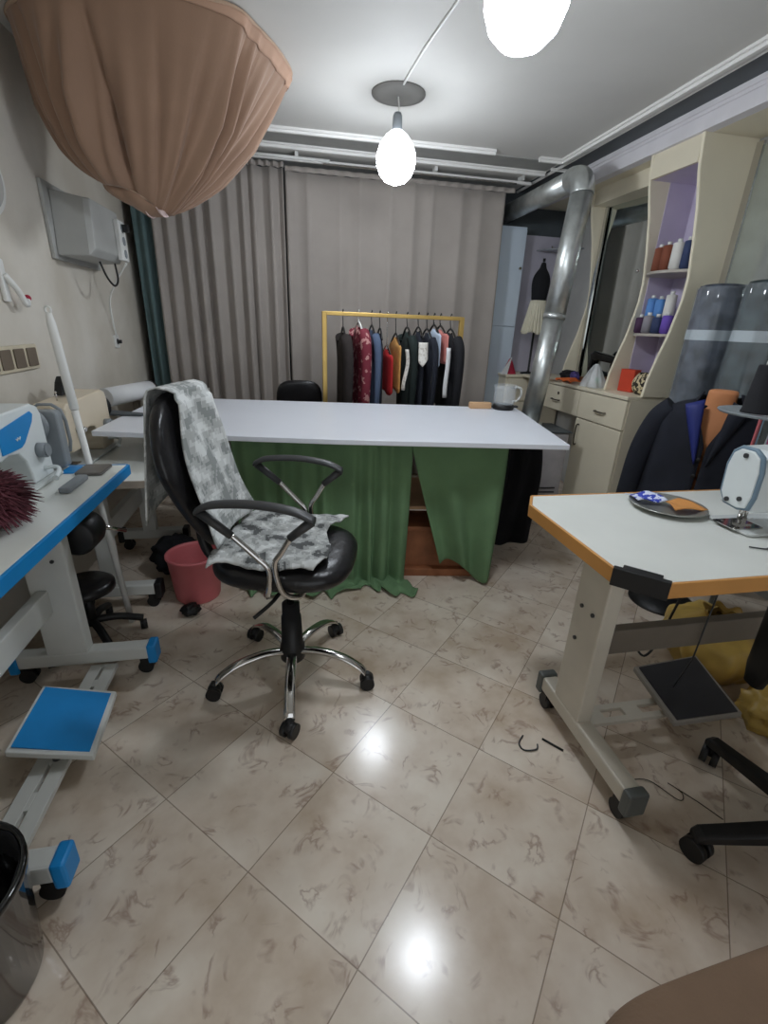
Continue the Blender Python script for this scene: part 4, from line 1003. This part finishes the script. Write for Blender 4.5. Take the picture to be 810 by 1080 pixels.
MB().lathe([(.001,0),(.03,0),(.045,.03),(.05,.07),(.03,.11),(.02,.13),(.028,.15),(.024,.15),(.015,.13),(.001,.12)], n=26).build('vessel', 'whitec', vs_)
MB().tube(smooth_path([(.03,0,.10),(.06,0,.11),(.06,0,.06),(.046,0,.04)]), .006, 8).build('handle', 'whitec', vs_)
# white gloss panel (tall cupboard side) at the back
wp = thing('tall_white_cupboard', 'tall bluish white gloss cupboard right of the grey curtain', 'cupboard', (2.005,4.68,0))
MB().span(-.17,.175,-.10,.03,.04,2.29).build('carcass', 'bluew', wp, bevel=.003)
MB().span(-.165,.17,-.118,-.1005,.06,1.44).build('door', 'bluew', wp, bevel=.003)
MB().span(-.165,.17,-.118,-.1005,1.445,2.265).build('door', 'bluew', wp, bevel=.003)
MB().span(-.15,.15,-.09,.02,0,.04).build('plinth', 'taupe', wp)
MB().cyl((.14,-.118,1.95),(.14,-.135,1.95),.012).build('knob', 'chrome', wp)
# small dress form on the corner cabinet
df = thing('small_dress_form', 'small black dress form with a cream pleated skirt on the corner cabinet', 'dress form', (2.33,4.46,1.0105)); df.scale = (.85,.85,1.07)
MB().lathe([(.001,0),(.09,0),(.09,.012),(.02,.02),(.012,.03),(.012,.40),(.001,.40)], n=24).build('stand', 'plastic', df)
MB().loft([superring(0,0,z,a,b,24,2.2) for z,a,b in ((.60,.085,.06),(.64,.082,.06),(.72,.10,.07),(.78,.105,.065),(.83,.09,.05),(.87,.045,.035),(.89,.03,.028),(.93,.026,.026))]).build('torso', 'blackc', df, sub=1)
def skirt(u, v):
    a = 2*pi*u; r = (.085+.055*v)*(1+.07*sin(22*a)*(.3+v)); return V((r*cos(a), r*sin(a)*.85, .625-.27*v+.01*sin(5*a)*v))
MB().grid(skirt, 180, 10).build('skirt', 'creamc', df, solid=.003)
MB().cyl((0,0,.93),(0,0,.955),.014).build('neck_knob', 'plastic', df)
rc = thing('red_cone_hat', 'crimson and white felt cone on the left end of the corner cabinet', 'felt cone', (2.12,4.45,1.0105))
MB().lathe([(.075,0),(.07,.004),(.05,.05),(.03,.10),(.01,.14),(.001,.145),(.001,.13),(.02,.09),(.06,.004)], n=26, sx=1, sy=.8).build('cone', 'crimson', rc)
MB().prism([(-.10,0),(-.03,0),(.0,.16)], TXZ((-.02,-.075,0)), .012).build('white_flap', 'whitec', rc)

# ------------------------------------------------------------------ flue pipe and heater
PX, PY = 1.93, 3.42
fp = thing('flue_pipe', 'leaning shiny galvanised flue pipe rising right of the white table', 'pipe', (PX,PY,.70))
def seg(pts, r=.075, n=28): return MB().tube(pts, r, n)
seg([(-.07,0,.03),(.02,.03,.82)]).build('lower_pipe', 'steel', fp)
seg([(.018,.03,.80),(.095,.06,1.60)], .0775).build('upper_pipe', 'steel', fp)
seg([(.0175,.0295,.795),(.0215,.0305,.83)], .0805).build('seam_ring', 'steel', fp)
seg(smooth_path([(.095,.06,1.595),(.098,.075,1.66),(.098,.12,1.70),(.098,.19,1.715),(.098,.22,1.715)],5), .081).build('elbow', 'steel', fp)
seg([(.098,.215,1.715),(.07,1.27,1.70)], .072).build('horizontal_pipe', 'steel', fp)
MB().lathe([(.078,0),(.1,0),(.1,.03),(.078,.03)], c=(-.07,0,0), n=28).build('collar', 'steel', fp)
gh = thing('gas_heater', 'dull grey gas heater standing below the flue pipe behind the black cloth', 'heater', (1.90,3.34,0), R(-4))
MB().span(-.20,.20,-.14,.2,.05,.69).build('body', mat('dull_heater_enamel',(168,164,166),.45,var=.12), gh, bevel=.02)
for k in range(4): MB().span(-.15,.15,-.148,-.14,.14+k*.035,.15+k*.035).build('grille_bar', 'dgrey', gh)
for sx in (-1,1): MB().span(sx*.16-.03,sx*.16+.03,-.12,.18,0,.05).build('foot', 'plastic', gh)
MB().cyl((.12,-.145,.62),(.12,-.165,.62),.02).build('knob', 'plastic', gh)
MB().span(-.215,.215,-.15,.21,.69,.70).build('top_plate', 'slate', gh, bevel=.003)
wad((2.02,2.85,0), (.09,.10,.09), 31, mat('grey_tangle',(112,110,106),.9,var=.3,scale=20), 'grey_rag', 'grey rag bundle on the floor between the black cloth and the cream door', 'rag')

# ------------------------------------------------------------------ things on the wall unit
def spool(loc, m, label, r=.036, h=.15):
    t = thing('thread_spool', label, 'thread spool', loc, 0, 'thread spools in the lilac bay')
    MB().lathe([(.001,0),(r*.8,0),(r*.8,.006),(r,.008),(r*.96,h-.012),(r*.7,h-.008),(.001,h-.008)], n=24).build('winding', m, t)
    MB().lathe([(.009,h-.008),(.014,h-.008),(.014,h+.012),(.009,h+.012)], n=14).build('core', 'whitep', t); return t
Z1, Z2 = 1.8005, 1.4205
spool((2.415,3.06,Z1),'brown','red brown spool, first from the left on the upper lilac shelf')
spool((2.41,2.985,Z1),'brown','red brown spool beside the white one on the upper lilac shelf', .036, .155)
spool((2.415,2.905,Z1),'ivory','white spool between the brown and navy ones on the upper shelf', .036, .16)
spool((2.44,2.85,Z1),'nav','navy spool, last on the right of the upper lilac shelf', .03, .165)
spool((2.415,3.10,Z2),'plum','dark plum spool, left end of the lower lilac shelf', .034, .11)
spool((2.41,3.02,Z2),'grey','grey spool between the plum and the violet spools on the lower shelf', .034, .12)
spool((2.42,2.945,Z2),'nav','navy spool left of the violet one on the lower lilac shelf', .034, .11)
spool((2.43,2.87,Z2),'violet','violet spool, right end of the lower lilac shelf', .034, .12)
spool((2.49,3.12,Z2),'sky','tall sky blue spool standing behind the plum one', .034, .235)
spool((2.49,3.04,Z2),'sky','tall sky blue spool standing behind the grey one', .034, .225)
spool((2.49,2.95,Z2),'ivory','tall white spool standing at the back of the lower lilac shelf', .034, .25)
bl_ = MB(); bl_.ball((2.345,3.155,Z1+.012),.011); tag(bl_.build('glass_bead','chrome'), 'shiny bead on the left front tip of the upper lilac shelf', 'bead')
# counter items
ZT = 1.0215
rbx = thing('red_box', 'upright bright red card box at the left of the lilac bay floor', 'box', (2.42,3.09,ZT), R(12))
MB().span(-.03,.03,-.06,.06,0,.15).build('carton', 'redp', rbx, bevel=.002)
MB().span(-.031,.031,-.061,.061,.1505,.155).build('lid', 'redp', rbx)
lp = thing('leopard_pouch', 'leopard print pouch in the lower right of the lilac bay', 'pouch', (2.415,2.92,ZT)); lp.scale = (1.2,1.15,1.35)
def pouch(u, v):
    a = 2*pi*u; h = v; r = sin(pi*min(1,.12+.8*h))**.5
    return V((.055*r*cos(a), .085*r*sin(a)*(1+.05*sin(5*a)), .003+.10*h+.006*sin(4*a)*h))
MB().grid(pouch, 48, 14).build('bag', 'leopard', lp, solid=.003)
MB().tube(smooth_path([(0,-.07,.098),(0,0,.106),(0,.07,.098)]), .005, 8).build('zip', 'bronze', lp)
wt = wad((2.56,2.95,ZT), (.055,.085,.13), 41, 'whitec', 'white_towel', 'crumpled white towel behind the leopard pouch', 'towel')
# spray bottle in a plastic bag
sb_ = thing('bagged_bottle', 'clear plastic bag around a white bottle on the counter front', 'bottle', (2.305,3.335,ZT))
MB().lathe([(.001,.002),(.038,.002),(.04,.01),(.04,.085),(.02,.115),(.013,.12),(.013,.145),(.001,.145)], n=26).build('bottle', 'whitec', sb_)
MB().lathe([(.001,.145),(.016,.145),(.016,.165),(.012,.17),(.001,.17)], n=18).build('cap', 'whitep', sb_)
MB().prism(rrect(.05,.035,.01), TXZ((0,-.046,.055)), .004).build('label_patch', mat('mint_label',(140,208,184),.5), sb_)
def film(u, v):
    a = 2*pi*u; r = .10*(1-v)**.8+.018; r *= 1+.12*sin(5*a+3*v)*(1-v)+.05*sin(11*a)
    return V((r*.75*cos(a), r*sin(a), .003+.165*v))
MB().grid(film, 60, 14).build('bag', mat('milky_film',(230,234,234),.3,alpha=.45), sb_)
# old black hand sewing machine
om = thing('antique_sewing_machine', 'old black hand sewing machine standing in front of the mirror', 'sewing machine', (2.52,3.50,ZT), R(-82)); om.scale = (1.15,1.0,1.2)
MB().span(-.20,.20,-.075,.075,0,.035).build('base', 'wood', om, bevel=.006)
outm = [(-.17,.06),(-.17,.19),(-.14,.215),(-.10,.205),(.06,.185),(.12,.20),(.15,.18),(.155,.035),(.085,.035),(.08,.10),(.05,.14),(-.08,.15),(-.12,.145),(-.135,.06)]
MB().prism(outm, TXZ((0,-.032,0)), .064).build('body', 'smoke', om, bevel=.014, seg=3)
MB().lathe([(.03,-.012),(.075,-.012),(.08,0),(.075,.012),(.03,.012)], T=Matrix.Translation((.185,0,.15)) @ Matrix.Rotation(pi/2,4,'Y'), n=32).build('hand_wheel', 'chrome', om)
MB().cyl((.155,0,.15),(.195,0,.15),.016).build('axle', 'chrome', om)
MB().cyl((-.15,0,.036),(-.15,0,.07),.004).build('needle_bar', 'chrome', om)
# piles of clothes on the counter
wad((2.42,3.875,ZT), (.075,.085,.04), 51, 'blackc', 'dark_clothes', 'pile of dark clothes at the left of the counter by the pipe', 'clothes pile')
wad((2.375,3.71,ZT), (.035,.045,.04), 57, mat('indigo_print',(74,64,120),.8,var=.4,scale=40), 'indigo_scarf', 'small indigo scarf heap between dark clothes and the old machine', 'scarf')
def fold(u, v): return V((2.225+.09*v, 3.52+.24*u+.02*sin(4*v), ZT+.008+.012*abs(sin(7*u+2*v))+.02*v*sin(pi*u)))
tag(MB().grid(fold, 26, 14).build('orange_cloth', 'orangec', solid=.006), 'folded orange cloth on the counter in front of the dark clothes', 'cloth')
def paper(u, v): return V((2.20+.09*v, 3.64+.2*u, ZT+.0035+.004*sin(6*u)*(1-v)))
tag(MB().grid(paper, 14, 6).build('kraft_paper', mat('kraft_paper',(188,160,136),.8), solid=.0025), 'torn kraft paper at the counter edge above the left drawer', 'paper')

# ------------------------------------------------------------------ jacket on a torso form
jf = thing('torso_form', 'tan headless torso form wearing the dark navy jacket', 'mannequin', (2.03,1.92,0), R(-140))
# local +x is the chest direction
MB().loft([superring(0,0,z,a,b,28,2.3) for z,a,b in ((.66,.085,.12),(.76,.085,.12),(.90,.085,.13),(1.0,.08,.135),(1.05,.065,.12),(1.09,.05,.07),(1.12,.055,.062),(1.165,.055,.062),(1.175,.053,.06),(1.178,.03,.03))]).build('torso', 'skin', jf, sub=1)
MB().cyl((0,0,.02),(0,0,.67),.018).build('pole', 'plastic', jf)
MB().lathe([(.001,0),(.17,0),(.17,.012),(.03,.025),(.001,.025)], n=32).build('base', 'plastic', jf)
jk = thing('navy_jacket', 'dark navy jacket with bright blue lapel lining on the tan torso form', 'jacket', (2.03,1.92,0), R(-140))
def jac(u, v):
    # open front at u=0/1 (facing +x)
    gap = .025+.42*max(0,1-v*2.7)**1.2
    a = gap+(2*pi-2*gap)*u
    prof = ((0,1.115,.075,.10),(.06,1.10,.10,.165),(.13,1.07,.12,.215),(.25,1.0,.135,.235),(.5,.85,.145,.24),(.75,.68,.155,.25),(1,.50,.175,.265))
    for p, q in zip(prof, prof[1:]):
        if p[0] <= v <= q[0]:
            f = (v-p[0])/(q[0]-p[0]); z, ax, ay = [p[i]+(q[i]-p[i])*f for i in (1,2,3)]; break
    w = 1+.03*sin(6*a+2*v)*v+.02*sin(13*a)*v
    return V((ax*cos(a)*w, ay*sin(a)*w, z-.03*cos(a)*(1-v)*.5))
MB().grid(jac, 80, 40).build('shell', 'navy', jk, solid=.008)
for s in (-1,1):
    pts = smooth_path([(0,s*.18,1.065),(.0,s*.24,1.0),(.01,s*.285,.85),(.03,s*.30,.68),(.06,s*.305,.52)],6)
    MB().tube(pts, [.068-.022*i/24 for i in range(25)], 18).build('sleeve', 'navy', jk)
    def lap(u, v, s=s): 
        f = v; return V((.10+.055*sqrt(f)+.014*sin(pi*u), s*(.055+.075*u*(1-f)-.03*f), 1.135-.27*f-.03*u))
    MB().grid(lap, 6, 14).build('lapel', mat('royal_blue_lining',(34,44,112),.6) if s < 0 else 'navy', jk, solid=.006)
def col_(u, v):
    a = R(60)+R(240)*u; return V((.07*cos(a)*(1+.25*v)-.01, .085*sin(a)*(1+.25*v), 1.155-.05*v+.02*cos(a)))
MB().grid(col_, 30, 5).build('collar', 'navy', jk, solid=.007)
for z in (.86,.78,.70): MB().ball((.158,-.012,z), (.004,.010,.010)).build('button', 'plastic', jk)

# ------------------------------------------------------------------ plastic wrapped fabric rolls
def roll(x, y, r, h, m, label, lean, band=1.42):
    t = thing('fabric_roll', label, 'fabric roll', (x,y,0), 0, 'wrapped fabric rolls against the right wall')
    rnd = random.Random(label); p = rnd.uniform(0,6)
    T = Matrix.Rotation(R(lean),4,'Y')
    def fn(k, v):
        a = 2*pi*k; q = r*(1+.05*sin(3*a+p)+.03*sin(8*a+5*v+p)+.015*sin(17*a)); z = v*h
        return V((q*cos(a)+z*lean, q*sin(a), max(.003, z)))
    rings = [[fn(k/48, v/20) for k in range(48)] for v in range(21)]
    top = [[V((h*lean+(pt.x-h*lean)*f, pt.y*f, h+z)) for pt in rings[-1]] for f,z in ((.93,.02),(.6,.028),(.25,.018))]
    MB().loft(rings+top, True).build('fabric', m, t)
    MB().loft([[V((pt.x+(pt.x-z*lean)*.025, pt.y*1.025, z)) for pt in [fn(k/48, z/h) for k in range(48)]] for z in (band-.028, band+.028)], False).build('tape_band', mat('pale_wrap_tape',(196,206,212),.3), t)
    MB().loft([[V((pt.x+(pt.x-z*lean)*.05, pt.y*1.05, z)) for pt in [fn(k/48, z/h) for k in range(48)]] for z in [.02+(h-.01)*i/16 for i in range(17)]], False).build('film', mat('wrap_film',(220,228,232),.15,alpha=.13,bump=.5,bscale=16), t)
    return t
roll(2.42, 2.52, .125, 1.665, 'polyb', 'thick navy fabric roll in clear film beside the lilac bay end', .02)
roll(2.42, 2.22, .115, 1.665, 'polyt', 'dark teal fabric roll in clear film, right of the navy roll', .02)
tag(MB().box((2.5,1.98,.78),(.04,.06,1.56)).build('dark_oblong', 'slate', bevel=.004), 'narrow dark plank standing right of the teal fabric roll', 'oblong')  # thin upright box in the dark slate colour

# ------------------------------------------------------------------ camera, world, colour
f, p, r, y, h = 487.52, .3817, .0393, .2025, 1.4
fw0 = V((sin(y),cos(y),0)); ri0 = V((cos(y),-sin(y),0))
fw = fw0*cos(p)+V((0,0,-sin(p))); up = ri0.cross(fw)
ri = ri0*cos(r)+up*sin(r); up = ri.cross(fw)
cam = bpy.data.cameras.new('camera'); co = bpy.data.objects.new('camera', cam); COL.objects.link(co)
cam.sensor_fit = 'VERTICAL'; cam.sensor_height = 24; cam.sensor_width = 18; cam.lens = 24*f/1080
cam.clip_start = .02; cam.clip_end = 50
co.matrix_world = Matrix(((ri.x,up.x,-fw.x,0),(ri.y,up.y,-fw.y,0),(ri.z,up.z,-fw.z,h),(0,0,0,1)))
S.camera = co
w = bpy.data.worlds.new('world'); S.world = w; w.use_nodes = True
w.node_tree.nodes['Background'].inputs['Color'].default_value = (.9,.95,1,1); w.node_tree.nodes['Background'].inputs['Strength'].default_value = .55
S.view_settings.view_transform = 'Standard'; S.view_settings.look = 'None'; S.view_settings.gamma = 1; S.view_settings.use_curve_mapping = False
S.view_settings.exposure = 1.15
S.cycles.use_denoising = True
S.cycles.max_bounces = 8
